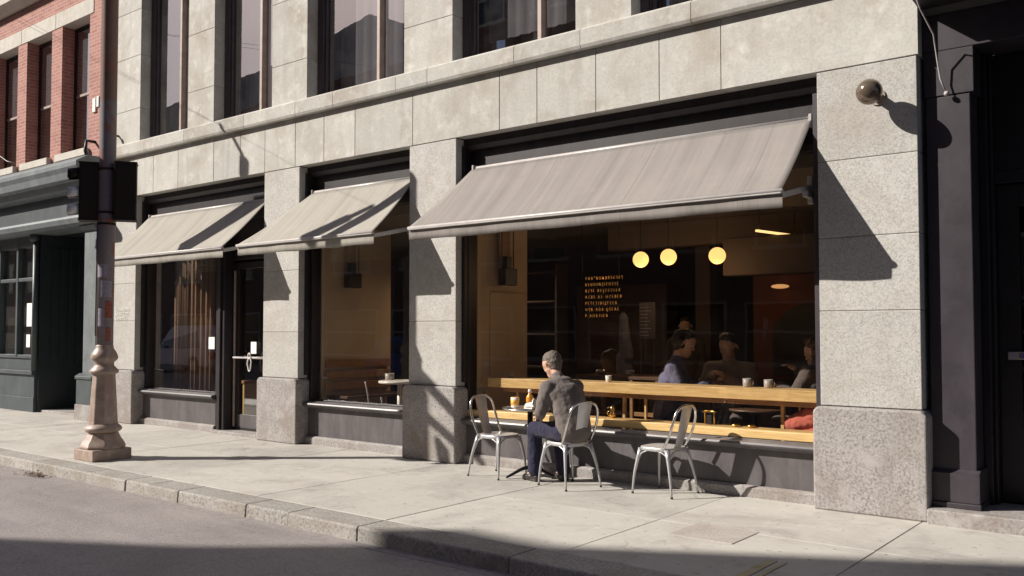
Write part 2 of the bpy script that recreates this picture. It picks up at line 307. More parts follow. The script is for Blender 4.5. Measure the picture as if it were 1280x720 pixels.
# ------------------------------------------------------------------ mesh helper
def wloc(o):
    v = Vector((0, 0, 0))
    while o: v += o.location; o = o.parent
    return v
class MB:
    def __init__(s): s.v = []; s.f = []; s.sm = []
    def add(s, vs, fs, smooth=False):
        b = len(s.v); s.v += [tuple(v) for v in vs]; s.f += [tuple(i+b for i in f) for f in fs]; s.sm += [smooth]*len(fs); return s
    def box(s, x0, x1, y0, y1, z0, z1):
        x0, x1 = min(x0, x1), max(x0, x1); y0, y1 = min(y0, y1), max(y0, y1); z0, z1 = min(z0, z1), max(z0, z1)
        v = [(x0,y0,z0),(x1,y0,z0),(x1,y1,z0),(x0,y1,z0),(x0,y0,z1),(x1,y0,z1),(x1,y1,z1),(x0,y1,z1)]
        return s.add(v, [(0,3,2,1),(4,5,6,7),(0,1,5,4),(1,2,6,5),(2,3,7,6),(3,0,4,7)])
    def quad(s, a, b, c, d): return s.add([a, b, c, d], [(0, 1, 2, 3)])
    def bar(s, a, b, w_, h, up=(0, 0, 1)):
        a, b = Vector(a), Vector(b); d = (b-a).normalized(); up = Vector(up)
        if abs(d.dot(up)) > .98: up = Vector((0, 1, 0))
        x = d.cross(up).normalized()*w_/2; y = x.cross(d).normalized()*h/2
        v = [p+i*x+j*y for p in (a, b) for i, j in ((-1, -1), (1, -1), (1, 1), (-1, 1))]
        return s.add(v, [(0,1,2,3),(7,6,5,4),(0,4,5,1),(1,5,6,2),(2,6,7,3),(3,7,4,0)])
    def tube(s, pts, r, seg=10, cap=True, closed=False):
        pts = [Vector(p) for p in pts]; n = len(pts); rs = r if isinstance(r, (list, tuple)) else [r]*n
        b = len(s.v); prev = None
        for i, p in enumerate(pts):
            if closed: d = pts[(i+1) % n]-pts[i-1]
            else: d = (pts[min(i+1, n-1)]-pts[max(i-1, 0)])
            d.normalize()
            if prev is None:
                x = d.orthogonal().normalized()
            else:
                x = (prev-d*prev.dot(d))
                x = x.normalized() if x.length > 1e-6 else d.orthogonal().normalized()
            prev = x; y = d.cross(x)
            for k in range(seg):
                a = 2*math.pi*k/seg; s.v.append(tuple(p+(x*math.cos(a)+y*math.sin(a))*rs[i]))
        m = n if closed else n-1
        for i in range(m):
            for k in range(seg):
                j = (i+1) % n
                s.f.append((b+i*seg+k, b+i*seg+(k+1) % seg, b+j*seg+(k+1) % seg, b+j*seg+k)); s.sm.append(True)
        if cap and not closed:
            s.f.append(tuple(b+k for k in reversed(range(seg)))); s.f.append(tuple(b+(n-1)*seg+k for k in range(seg))); s.sm += [False]*2
        return s
    def lathe(s, prof, c=(0, 0, 0), seg=24, rot=0, smooth=True):
        b = len(s.v)
        for r, z in prof:
            for k in range(seg):
                a = 2*math.pi*k/seg+rot; s.v.append((c[0]+r*math.cos(a), c[1]+r*math.sin(a), c[2]+z))
        for i in range(len(prof)-1):
            for k in range(seg):
                s.f.append((b+i*seg+k, b+i*seg+(k+1) % seg, b+(i+1)*seg+(k+1) % seg, b+(i+1)*seg+k)); s.sm.append(smooth)
        s.f.append(tuple(b+k for k in reversed(range(seg)))); s.f.append(tuple(b+(len(prof)-1)*seg+k for k in range(seg))); s.sm += [False]*2
        return s
    def sphere(s, c, r, seg=24, rings=14, sx=1, sy=1, sz=1):
        prof = []; b = len(s.v)
        for i in range(rings+1):
            t = math.pi*i/rings
            for k in range(seg):
                a = 2*math.pi*k/seg
                s.v.append((c[0]+r*sx*math.sin(t)*math.cos(a), c[1]+r*sy*math.sin(t)*math.sin(a), c[2]-r*sz*math.cos(t)))
        for i in range(rings):
            for k in range(seg):
                s.f.append((b+i*seg+k, b+i*seg+(k+1) % seg, b+(i+1)*seg+(k+1) % seg, b+(i+1)*seg+k)); s.sm.append(True)
        return s
    def extr(s, poly, axis, a0, a1):
        # poly of 2D points extruded along axis ('x': poly=(y,z); 'y': poly=(x,z); 'z': poly=(x,y))
        def mk(p, a): return {'x': (a, p[0], p[1]), 'y': (p[0], a, p[1]), 'z': (p[0], p[1], a)}[axis]
        n = len(poly); v = [mk(p, a0) for p in poly]+[mk(p, a1) for p in poly]
        f = [tuple(range(n)), tuple(range(2*n-1, n-1, -1))]+[(i, i+n, (i+1) % n+n, (i+1) % n) for i in range(n)]
        return s.add(v, f)
    def build(s, name, mat, parent=None, bevel=0, seg=2, fix=True):
        off = wloc(parent) if parent else Vector((0, 0, 0))
        me = bpy.data.meshes.new(name)
        me.from_pydata([tuple(Vector(v)-off) for v in s.v], [], s.f)
        for p, q in zip(me.polygons, s.sm): p.use_smooth = q
        if fix:
            bm = bmesh.new(); bm.from_mesh(me); bmesh.ops.remove_doubles(bm, verts=bm.verts, dist=1e-5)
            bmesh.ops.recalc_face_normals(bm, faces=bm.faces); bm.to_mesh(me); bm.free()
        me.materials.append(mat)
        o = bpy.data.objects.new(name, me); COL.objects.link(o)
        if parent: o.parent = parent
        if bevel:
            bv = o.modifiers.new('bevel', 'BEVEL'); bv.width = bevel; bv.segments = seg; bv.limit_method = 'ANGLE'; bv.angle_limit = R(40)
        return o
def B(*a): return MB().box(*a)
def tag(o, label, cat, group=None):
    o['label'] = label; o['category'] = cat
    if group: o['group'] = group
    return o
def thing(name, label, cat, loc=(0, 0, 0), group=None):
    o = bpy.data.objects.new(name, None); COL.objects.link(o); o.location = loc; o.empty_display_size = .2
    return tag(o, label, cat, group)
def struct(o, kind='structure'): o['kind'] = kind; return o
def copy_tree(o, parent=None):
    c = o.copy(); COL.objects.link(c); c.parent = parent
    for ch in [x for x in COL.objects if x.parent == o]: copy_tree(ch, c)
    return c

# ================================================================== GROUND
struct(B(-90, 60, -5.9, 4.85, -.5, -.12).build('road', M['asphalt']))
m = MB()
xs = [-60, -30, -24.5, -22.7, -20.6, -18.8, -17, -15.2, -13.2, -11.1, -9.1, -7.2, -5.45, -3.7, -1.97, -.2, 1.6, 3.4, 20, 40]
g = .004
for a, b_ in zip(xs[:-1], xs[1:]):
    ys = [5.19, 6.6, 9.5]
    for c, d in zip(ys[:-1], ys[1:]): m.box(a+g*.6, b_-g*.6, c+g*.6, d-g*.6, -.4, random.uniform(-.0015, .0015))
side = struct(m.build('sidewalk', M['sidewalk'], None, .004, 1))
struct(B(-90, 60, 4.95, 10, -.45, -.007).build('sidewalk_bed', plain('joint_dirt', (.15, .13, .115), .95, 0, .3, 9, .3)))
m = MB(); x = -60
jn = [-9.9, -9.05, -8.62, -8.04, -6.94, -6.33, -5.45]
kx = [-60, -40, -30, -24, -21, -19, -17.2, -15.6, -14, -12.5, -11.2]+jn+[-3.9, -2.6, -1, .7, 2.4, 6, 12, 40]
for a, b_ in zip(kx[:-1], kx[1:]):
    dy = random.uniform(-.008, .008)
    m.extr([(4.868+dy, -.14), (4.876+dy, -.012), (4.888+dy, 0), (5.183, .001), (5.183, -.4), (4.868+dy, -.4)], 'x', a+.005, b_-.005)
struct(m.build('kerb', M['kerb'], None, .007, 2))
struct(B(-60, 40, 4.892, 5.18, -.4, -.008).build('kerb_joint_fill', M['mortar']))
struct(B(-90, 60, 4.76, 4.875, -.4, -.117).build('gutter', plain('gutter_concrete', (.25, .225, .22), .85, 0, .2, 20, .5)))
struct(B(-90, 60, -10.5, -5.9, -.4, 0).build('far_sidewalk', M['sidewalk']))
struct(B(-3.38, -2.85, 6.17, 6.66, -.01, .0045).build('pavement_patch', M['patch'], None, .003, 1))
struct(MB().box(-2.47, -2.40, 5.3, 5.90, -.005, .006).box(-2.36, -2.33, 5.3, 5.9, -.005, .006).build('pavement_marking', M['yellow_paint']))
# gutter debris
m = MB()
for i in range(130):
    a = random.uniform(0, 6.28); L = random.uniform(.01, .045); c = Vector((-10.85+random.gauss(0, .16), 4.76+random.gauss(0, .045), -.115+random.uniform(0, .03)))
    dx = Vector((math.cos(a), math.sin(a)*.6, random.uniform(-.3, .3)))*L; dy = Vector((-math.sin(a), math.cos(a), random.uniform(-.4, .4)))*L*.35
    m.add([c-dx, c+dy, c+dx, c-dy], [(0, 1, 2, 3)])
lf = m.build('leaf_litter', M['leaf'], None, fix=False); tag(lf, 'small clump of dry brown leaves and twigs in the gutter', 'leaf litter'); lf['kind'] = 'stuff'

# ================================================================== CAFE BUILDING
FY = 7.92
cafe = thing('cafe_building', 'pale stone corner cafe building with granite pillars and upper sash windows', 'building', (-8.5, 8.0, 0))
pil = [(-15.45, -14.47), (-10.9, -10.1), (-7.93, -7.15), (-2.81, -1.97)]
jz = [[.905, 1.74, 2.38, 3.87], [.905, 1.55, 2.42, 3.87], [.905, 1.68, 2.75, 3.87], [.905, 1.735, 2.38, 3.06, 3.87]]
for (a, b_), zs in zip(pil, jz):
    m = MB()
    for z0, z1 in zip(zs[:-1], zs[1:]): m.box(a, b_, FY, 8.4, z0+.002, z1-.003)
    p = m.build('pillar', M['granite'], cafe, .006, 2)
    MB().box(a+.006, b_-.006, FY+.006, 8.39, .91, 3.865).build('mortar', M['mortar'], p)
    e = .05
    q = MB().extr([(a-e, 0), (b_+e, 0), (b_+e, .86), (b_+.01, .90), (a-.01, .90), (a-e, .86)], 'y', 7.85, 8.42)
    q.build('plinth', M['granite_base'], p, .02, 3)
m = MB(); fx = [-15.45, -14.6, -13.95, -13.2, -12.2, -11.5, -10.9, -10.2, -9.58, -8.95, -7.88, -6.48, -5.94, -5.16, -4.4, -3.73, -1.95]
for a, b_ in zip(fx[:-1], fx[1:]): m.box(a+.0025, b_-.0025, FY+random.uniform(-.001, .001), 8.3, 3.875, 4.56)
m.build('fascia', M['limestone'], cafe, .004, 1)
MB().box(-15.44, -1.96, FY+.006, 8.29, 3.882, 4.55).build('mortar', M['mortar'], cafe)
m = MB(); cx = [-15.45, -14.1, -12.9, -11.3, -10.1, -9.3, -8.1, -7.55, -6.2, -5.3, -4.0, -2.6, -1.95]
for a, b_ in zip(cx[:-1], cx[1:]):
    m.extr([(7.83, 4.60), (7.845, 4.565), (8.3, 4.565), (8.3, 4.79), (7.86, 4.79), (7.83, 4.765)], 'x', a+.002, b_-.002)
m.build('cornice', M['limestone'], cafe, .004, 2)
ups = [(-14.4, -12.94), (-12.21, -10.75), (-9.95, -8.04), (-7.21, -5.42), (-4.72, -2.95)]
TOPZ = 7.5
m = MB(); prev = -15.45
edges = [(-15.45, ups[0][0])]+[(ups[i][1], ups[i+1][0]) for i in range(4)]+[(ups[4][1], -1.95)]
for a, b_ in edges:
    for z0, z1 in zip([4.79, 5.38, 6.3, 7.1, 7.9], [5.38, 6.3, 7.1, 7.9, 9.6]): m.box(a+.001, b_-.001, FY, 8.4, z0+.0025, z1-.0025)
for a, b_ in ups: m.box(a-.0005, b_+.0005, FY+.002, 8.4, TOPZ, 9.6)
m.build('upper_wall', M['limestone'], cafe, .004, 1)
for a, b_ in edges: MB().box(a+.006, b_-.006, FY+.006, 8.39, 4.80, 9.5).build('mortar', M['mortar'], cafe)
# upper windows
for i, (a, b_) in enumerate(ups):
    z0, z1 = 4.795, TOPZ
    m = MB(); Y0, Y1 = 8.10, 8.2
    m.box(a, a+.11, Y0, Y1, z0, z1).box(b_-.05, b_, Y0, Y1, z0, z1).box(a+.11, b_-.05, Y0, Y1, z1-.1, z1).box(a+.11, b_-.05, Y0, Y1, z0, z0+.05)
    m.box(a+.11, a+.16, Y0+.03, Y1, z0+.05, z1-.1)
    wf = m.build('window', M['sash_paint'], cafe, .005, 2)
    mx = a+(b_-a)*.66
    MB().box(mx-.028, mx+.028, 8.085, 8.2, z0+.05, z1-.1).build('mullion', M['mullion'], wf, .006, 2)
    MB().quad((a+.11, 8.165, z0+.05), (b_-.05, 8.165, z0+.05), (b_-.05, 8.165, z1-.1), (a+.11, 8.165, z1-.1)).build('pane', M['glass_up'], wf, fix=False)
    cz = [4.9, 5.0, 4.9, 5.1, 5.0][i]
    m = MB(); n = 26; x0, x1 = a+.2, b_-.12
    pts = [(x0+(x1-x0)*k/n, 8.36+.018*math.sin(k*1.9)) for k in range(n+1)]
    for p, q in zip(pts[:-1], pts[1:]): m.add([(p[0], p[1], cz), (q[0], q[1], cz), (q[0], q[1], z1), (p[0], p[1], z1)], [(0, 1, 2, 3)], True)
    m.build('curtain', M['curtain'], wf, fix=True)
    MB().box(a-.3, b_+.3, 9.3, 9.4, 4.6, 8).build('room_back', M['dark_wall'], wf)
    MB().box(mx-.02, b_, 8.06, 8.10, z0, z0+.045).build('sill', M['mullion'], wf, .005, 1)
m = MB().box(-15.45, -1.95, 8.42, 15, 4.50, 4.6)
m.build('floor_slab', M['ceiling'], cafe)
B(-15.45, -1.95, 8.4, 15, 8.6, 8.7).build('roof', M['dark_wall'], cafe)
B(-15.5, -15.45, 8.3, 15, 0, 8.6).build('side_wall', M['dark_wall'], cafe)
# shop bays
GY = 8.15
def bay_header(a, b_):
    m = MB().box(a, b_, GY, 8.3, 3.28, 3.872)
    m.box(a, b_, 8.06, GY-.001, 3.79, 3.872)
    m.extr([(8.06, 3.79), (8.10, 3.74), (8.149, 3.74), (8.149, 3.79)], 'x', a, b_)
    m.box(a, a+.05, 8.02, GY-.002, .95, 3.785)
    o = m.build('header', M['shop_frame'], cafe, .004, 1)
    return o
def shop_window(a, b_, sash_l=.05, sash_r=.05, divs=(), ledge=False):
    z0 = .626 if ledge else .58; z1 = 3.28; dz = -.05 if ledge else 0
    m = MB()
    m.box(a, a+sash_l, 8.08, 8.24, z0, z1).box(b_-sash_r, b_, 8.08, 8.24, z0, z1).box(a+sash_l, b_-sash_r, 8.10, 8.22, z1-.07, z1)
    if not ledge: m.box(a+sash_l, b_-sash_r, 8.105, 8.215, z0, z0+.03)
    for d in divs: m.box(d-.014, d+.014, 8.13, 8.18, z0+.03, z1-.07)
    wf = m.build('shop_window', M['shop_frame'], cafe, .005, 2)
    MB().quad((a+sash_l, GY, z0+(.001 if ledge else .03)), (b_-sash_r, GY, z0+(.001 if ledge else .03)), (b_-sash_r, GY, z1-.07), (a+sash_l, GY, z1-.07)).build('pane', M['glass'], wf, fix=False)
    MB().extr([(y_, z_+dz) for y_, z_ in ((7.965, .535), (7.955, .55), (7.965, .572), (8.02, .58), (8.04, .592), (8.075, .595), (8.075, .50), (8.04, .50), (7.99, .51))], 'x', a-.02, b_+.0).build('sill', M['sill'], wf, .004, 2)
    MB().box(a, b_, 8.06, 8.24, .10, .50+dz).build('base_panel', M['panel'], wf, .004, 1)
    MB().extr([(8.0, -.02), (8.0, .09), (8.03, .11), (8.1, .11), (8.1, -.02)], 'x', a, b_).build('base_step', M['granite_base'], wf, .006, 2)
    return wf
bay_header(-14.47, -10.9); bay_header(-10.1, -7.93); bay_header(-7.15, -2.81)
shop_window(-14.47, -12.25, .12, .04)
shop_window(-10.1, -7.93, .10, .03)
wc = shop_window(-7.15, -2.81, .06, .05, (), True)
B(-2.865, -2.812, 7.96, 8.07, .6, 3.7).build('corner_trim', M['plum_paint'], wc, .005, 2)
# door post + door
MB().box(-12.25, -12.03, 8.03, 8.28, .05, 3.28).box(-12.16, -12.10, 8.0, 8.03, .05, 3.0).build('door_post', M['shop_frame'], cafe, .006, 2)
MB().box(-12.25, -10.9, 7.93, 8.4, -.02, .05).build('door_step', M['granite_base'], cafe, .01, 2)
DY = 8.2
m = MB().box(-12.03, -11.90, DY, DY+.06, .06, 2.62).box(-11.02, -10.91, DY, DY+.06, .06, 2.62).box(-11.90, -11.02, DY, DY+.06, .06, .10).box(-11.90, -11.02, DY, DY+.06, 2.52, 2.62)
door = m.build('glass_door', M['shop_frame'], cafe, .006, 2)
MB().box(-11.9, -11.02, DY-.006, DY+.05, .10, .29).build('kick_plate', M['sill'], door, .004, 1)
MB().quad((-11.9, DY+.02, .29), (-11.02, DY+.02, .29), (-11.02, DY+.02, 2.52), (-11.9, DY+.02, 2.52)).build('pane', M['glass'], door, fix=False)
MB().tube([(-11.93, DY+.01, 1.16), (-11.93, DY-.07, 1.16), (-10.98, DY-.07, 1.16), (-10.98, DY+.01, 1.16)], .016, 10).build('push_bar', M['white_metal'], door)
MB().box(-12.0, -11.975, DY-.03, DY, .1, 2.5).build('door_edge', M['mullion'], door, .004, 1)
MB().box(-12.03, -10.91, 8.17, 8.3, 2.66, 3.28).build('transom', M['shop_frame'], cafe, .01, 1)
# interior shell
IZ = 3.1
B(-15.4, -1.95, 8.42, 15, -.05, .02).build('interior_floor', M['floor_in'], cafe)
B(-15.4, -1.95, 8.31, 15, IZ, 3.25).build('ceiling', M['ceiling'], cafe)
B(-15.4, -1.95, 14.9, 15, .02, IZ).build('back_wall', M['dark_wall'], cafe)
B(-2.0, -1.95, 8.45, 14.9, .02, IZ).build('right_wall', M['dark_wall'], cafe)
m = MB().box(-10.08, -10.0, 8.26, 9.6, .02, IZ)
m.build('beige_partition', M['beige_wall'], cafe, .01, 1)
m = MB().box(-7.2, -7.11, 8.26, 9.27, .02, IZ).box(-7.11, -7.09, 8.5, 9.20, .95, 2.05)
m.build('beige_partition', M['beige_wall'], cafe, .008, 1)
B(-10.9, -10.1, 9.6, 9.7, .02, IZ).build('partition_return', M['dark_wall'], cafe)
# ceiling beam and bulkhead, interior column
MB().box(-7.1, -2.0, 11.2, 11.45, 2.75, IZ).build('ceiling_beam', M['ceiling'], cafe, .01, 1)
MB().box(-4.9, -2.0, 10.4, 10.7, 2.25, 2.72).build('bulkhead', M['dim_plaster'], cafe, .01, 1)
MB().box(-6.35, -6.1, 12.5, 12.75, .02, IZ).build('interior_column', M['ceiling'], cafe, .01, 1)
m = MB().box(-5.2, -2.0, 12.0, 12.1, .9, 2.35)
rw = m.build('red_panel', M['red_wall'], cafe, .01, 1)
m = MB(); pts = [(-4.35+.55*math.cos(t), 1.45+.55*math.sin(t)) for t in [math.pi*k/20 for k in range(21)]]+[(-4.9, .95), (-3.8, .95)][::1]
pts = [(-3.8, .95)]+[(-4.35+.55*math.cos(math.pi*k/20), 1.45+.5*math.sin(math.pi*k/20)) for k in range(21)]+[(-4.9, .95)]
m.extr(pts, 'y', 11.97, 12.0).build('arched_niche', M['dark_paint'], rw)
B(-9.5, -7.6, 13.9, 14.3, .02, 2.4).build('back_cabinet', M['wood_dark'], cafe, .01, 1)

# ================================================================== AWNINGS
def awning(xl, xr, txl, txr, label, mat):
    t = thing('awning', label, 'awning', ((xl+xr)/2, 8.05, 2.6), 'canvas awnings over the shop windows')
    m = MB(); nx, ny = 60, 12; vs_ = []
    for s_ in (0, 1):
        for j in range(ny+1):
            v = j/ny
            for i in range(nx+1):
                u = i/nx
                X = (xl+(xr-xl)*u)*(1-v)+(txl+(txr-txl)*u)*v
                sag = -.03*math.sin(math.pi*v)*(1+.3*math.sin(u*(xr-xl)*2.3+xl))+.005*math.sin(u*(xr-xl)*7+v*3)*(1-v)*v*2
                vs_.append((X, 7.3+.75*v, 2.75+.75*v+sag-.006*s_))
    fs = []; N = (nx+1)*(ny+1)
    for j in range(ny):
        for i in range(nx):
            a = j*(nx+1)+i; fs.append((a, a+1, a+nx+2, a+nx+1)); fs.append((N+a, N+a+nx+1, N+a+nx+2, N+a+1))
    for i in range(nx): fs.append((i, N+i, N+i+1, i+1)); a = ny*(nx+1)+i; fs.append((a, a+1, N+a+1, N+a))
    for j in range(ny): a = j*(nx+1); fs.append((a, a+nx+1, N+a+nx+1, N+a)); a += nx; fs.append((a, N+a, N+a+nx+1, a+nx+1))
    m.add(vs_, fs, True); cv = m.build('canopy', mat, t)
    # valance
    m = MB(); n = 60; pv = []
    for s_ in (0, .006):
        for z in (2.722, 2.66, 2.602):
            for i in range(n+1):
                u = i/n; k = (2.722-z)/.12
                pv.append((xl+(xr-xl)*u, 7.318+s_+k*(.006*math.sin(u*(xr-xl)*9+xl)+.004*math.sin(u*31)), z+k*.004*math.sin(u*23)))
    fs = []; n1 = n+1
    for s_ in (0, 1):
        for j in (0, 1):
            for i in range(n): a = s_*3*n1+j*n1+i; fs.append((a, a+1, a+n1+1, a+n1))
    for i in range(n): a = 2*n1+i; fs.append((a, a+1, a+3*n1+1, a+3*n1))
    m.add(pv, fs, True); m.build('valance', mat, t)
    MB().tube([(xl-.005, 7.305, 2.742), (xr+.01, 7.305, 2.742)], .020, 12).box(xl, xr, 7.288, 7.312, 2.718, 2.735).build('front_bar', M['white_metal'], t, .003, 1)
    MB().tube([(txl-.0, 8.075, 3.50), (txr+.02, 8.075, 3.50)], .028, 12).build('roller', M['white_metal'], t)
    for sgn, X in ((-1, max(xl, txl)+.25), (1, xr-.04)):
        mm = MB().bar((X, 8.12, 2.88), (X+(-.02 if sgn > 0 else .3), 7.33, 2.70), .035, .05)
        mm.bar((X, 8.13, 2.80), (X, 7.95, 2.80), .05, .06).bar((X+.0, 8.10, 2.98), (X, 8.10, 2.72), .05, .05)
        mm.build('arm', M['white_metal'], t, .006, 1)
    for X in (xr-.03, txl): MB().box(X, X+.03, 8.03, 8.12, 3.42, 3.54).build('bracket', M['white_metal'], t, .004, 1)
    return t
awning(-14.35, -11.02, -14.28, -10.98, 'grey canvas awning over the shop door and left window, farthest left', M['awning_b'])
awning(-10.67, -7.93, -9.99, -7.96, 'pale grey canvas awning over the middle window, between two pillars', M['awning_b'])
awning(-7.33, -2.9, -7.0, -2.9, 'widest taupe canvas awning stretched over the big cafe window', M['awning'])

# ================================================================== WALL THINGS
t = thing('globe_light', 'round smoked globe wall light on the right granite pillar', 'wall light', (-2.29, 7.92, 3.58))
MB().sphere((-2.29, 7.70, 3.565), .108, 32, 20).build('globe', M['lamp_glass'], t)
MB().tube([(-2.29, 7.925, 3.565), (-2.29, 7.78, 3.565)], .042, 16).tube([(-2.29, 7.925, 3.565), (-2.29, 7.905, 3.565)], .07, 20).build('bracket', M['iron_base'], t)
m = MB()
def text_obj(name, body, size, loc, rot, mat, parent=None, ext=.001, align='LEFT', spacing=1, line=1, sx=1):
    cu = bpy.data.curves.new(name, 'FONT'); cu.body = body; cu.size = size; cu.extrude = ext; cu.align_x = align
    cu.space_character = spacing; cu.space_line = line; cu.resolution_u = 2; cu.offset = -.0022 if size > .053 and size < .056 else 0
    o = bpy.data.objects.new('tmp', cu); COL.objects.link(o)
    dg = bpy.context.evaluated_depsgraph_get(); me = bpy.data.meshes.new_from_object(o.evaluated_get(dg)); COL.objects.unlink(o)
    mt = Matrix.LocRotScale(Vector(loc), None, Vector((1, 1, 1))) @ Matrix.Rotation(rot[2], 4, 'Z') @ Matrix.Rotation(rot[0], 4, 'X') @ Matrix.Diagonal((sx, 1, 1, 1))
    me.transform(mt)
    if parent: me.transform(Matrix.Translation(-wloc(parent)))
    me.materials.clear(); me.materials.append(mat)
    r = bpy.data.objects.new(name, me); COL.objects.link(r)
    if parent: r.parent = parent
    return r
wt = thing('wall_lettering', 'small white lettering in short lines on the leftmost stone pillar', 'lettering', (-15.1, FY-.004, 1.9))
for i, tx_ in enumerate(('SHOWNATFER', 'NOWHALEST', 'SHEINTTALE')):
    text_obj('letter_row', tx_, .085, (-15.12, FY-.004, 1.90-i*.075), (R(90), 0, 0), M['paper'], wt, .002, 'LEFT', 1, 1, .85)
lb = thing('letter_sign', 'glowing amber letter sign hanging in the big window, seven rows of small characters', 'sign', (-5.4, 8.3, 2.25))
rows = ['YHA"NUKBRSCSES', 'REDDIN(ITOTIS', 'BZSE RE(ZZZITA', 'AZBS.AT-OZEBEB', 'PETET/BI2EEEA', 'OSB-ADA|QSEAE', 'P.AOATIEB']
for i, r_ in enumerate(rows):
    for q_, r2 in enumerate(r_.split('|')):
        text_obj('letter_row', r2, .054, (-5.555+q_*.27, 8.3, 2.125-i*.069), (R(90), 0, 0), M['amber'], lb, .001, 'LEFT', 1.95, 1, .62)
MB().tube([(-5.6, 8.305, 2.14), (-5.6, 8.305, IZ)], .0025, 6).tube([(-5.12, 8.305, 2.14), (-5.12, 8.305, IZ)], .0025, 6).build('cord', M['dark_paint'], lb)
tag(MB().box(-12.62, -12.46, GY-.006, GY-.003, 1.28, 1.47).build('notice', M['paper'], None), 'white paper notice taped to the left shop window beside the door', 'notice')
dn = thing('hanging_sign', 'small white card with a loop hanging on the glass door push bar', 'hanging sign', (-11.5, DY-.09, 1.3))
MB().box(-11.56, -11.42, DY-.02, DY-.012, 1.22, 1.40).build('card', M['paper'], dn, .003, 1)
MB().tube([(-11.49+.05*math.cos(a)*(1 if math.sin(a) > 0 else .7), DY-.092, 1.06+.10*math.sin(a)) for a in [2*math.pi*k/20 for k in range(20)]], .010, 8, closed=True).tube([(-11.49+.03*math.cos(a), DY-.097, 1.19+.04*math.sin(a)) for a in [2*math.pi*k/14 for k in range(14)]], .009, 8, closed=True).build('loop', M['white'], dn)
tag(MB().tube([(-15.1, FY, 4.98), (-15.1, FY-.1, 4.98)], .018, 8).sphere((-15.1, FY-.11, 4.98), .035, 12, 8).build('wall_bolt', M['dark_paint']), 'short dark metal spigot sticking from the stone beside the street pole', 'spigot')

# ================================================================== RIGHT SHOPFRONT
rs = thing('dark_shopfront', 'dark plum painted shopfront with recessed doorway at right edge', 'building', (0, 8.1, 0))
PY = 8.03
MB().box(-1.95, 4, PY+.001, 8.45, 3.9, 4.35).box(-1.94, -1.56, PY, 8.45, 3.52, 3.898).build('lintel', M['plum_paint'], rs, .006, 2)
MB().box(-1.93, -1.59, PY+.003, 8.45, .42, 3.512).build('pilaster', M['plum_paint'], rs, .008, 2)
MB().box(-1.945, -1.56, PY-.05, 8.46, .165, .40).box(-1.95, -1.55, PY-.07, 8.47, .12, .165).extr([(PY-.05, .40), (PY, .43), (8.4, .43), (8.4, .40)], 'x', -1.945, -1.56).build('pilaster_base', M['plum_paint'], rs, .006, 2)
MB().extr([(7.42, 4.45), (7.45, 4.36), (7.62, 4.34), (7.68, 4.27), (7.95, 4.25), (8.0, 4.2), (8.4, 4.2), (8.4, 4.7), (7.42, 4.6)], 'x', -1.945, 4).build('cornice', M['dark_paint'], rs, .006, 2)
MB().box(-1.95, 4, 8.0, 8.5, 4.71, 9.6).build('upper_wall', M['lintel'], rs)
MB().box(-1.92, 4, 7.80, 9.2, -.03, .12).build('step', M['granite_base'], rs, .015, 3)
RY = 8.42
m = MB().box(-1.589, 0.2, RY, RY+.12, 2.80, 2.9).box(-1.59, -1.52, RY-.12, RY+.12, .12, 3.9).box(-1.52, -1.49, RY-.06, RY+.1, .12, 3.9).box(.1, .2, RY-.12, RY+.12, .12, 3.9).box(.2, 4, RY-.2, RY+.1, .12, .7).box(-1.52, .2, RY+.02, RY+.12, 2.9, 3.9)
m.build('door_frame', M['dark_paint'], rs, .008, 2)
m = MB().box(-1.49, -1.32, RY+.04, RY+.1, .14, 2.79).box(-.3, -.1, RY+.04, RY+.1, .14, 2.79).box(-1.32, -.3, RY+.04, RY+.1, .14, .55).box(-1.32, -.3, RY+.04, RY+.1, 2.6, 2.79).box(-1.32, -.3, RY+.04, RY+.1, .78, .88)
m.box(-1.24, -.4, RY+.03, RY+.06, .20, .50)
rd = m.build('door', M['dark_paint'], rs, .008, 2)
MB().box(-1.32, -.3, RY+.06, RY+.08, .88, 2.6).build('pane', M['glass_dark'], rd)
mp = MB().box(-1.42, -.35, RY+.015, RY+.035, 1.32, 1.385).build('mail_plate', plain('dim_plate', (.35, .33, .34), .45), rd, .004, 1)
MB().box(-1.335, -1.32, RY+.011, RY+.015, 1.335, 1.375).build('red_mark', M['red_paint'], mp)
MB().box(-1.315, -1.29, RY+.011, RY+.015, 1.335, 1.375).build('blue_mark', plain('blue_mark_paint', (.05, .1, .4), .5), mp)
MB().box(-1.5, 4, 8.6, 12, .12, 4.2).build('dark_interior', M['dark_paint'], rs)
tag(MB().tube([(-1.9, 7.5, 4.34), (-1.86, 7.62, 4.15), (-1.82, 7.86, 4.0), (-1.815, 7.95, 3.8), (-1.8, 7.97, 3.65), (-1.76, 7.98, 3.53)], .0065, 8).sphere((-1.755, 7.98, 3.52), .022, 12, 8).build('hanging_cable', plain('pale_cable', (.42, .38, .38), .5)), 'pale cable dangling from the dark cornice beside the granite pillar', 'cable')

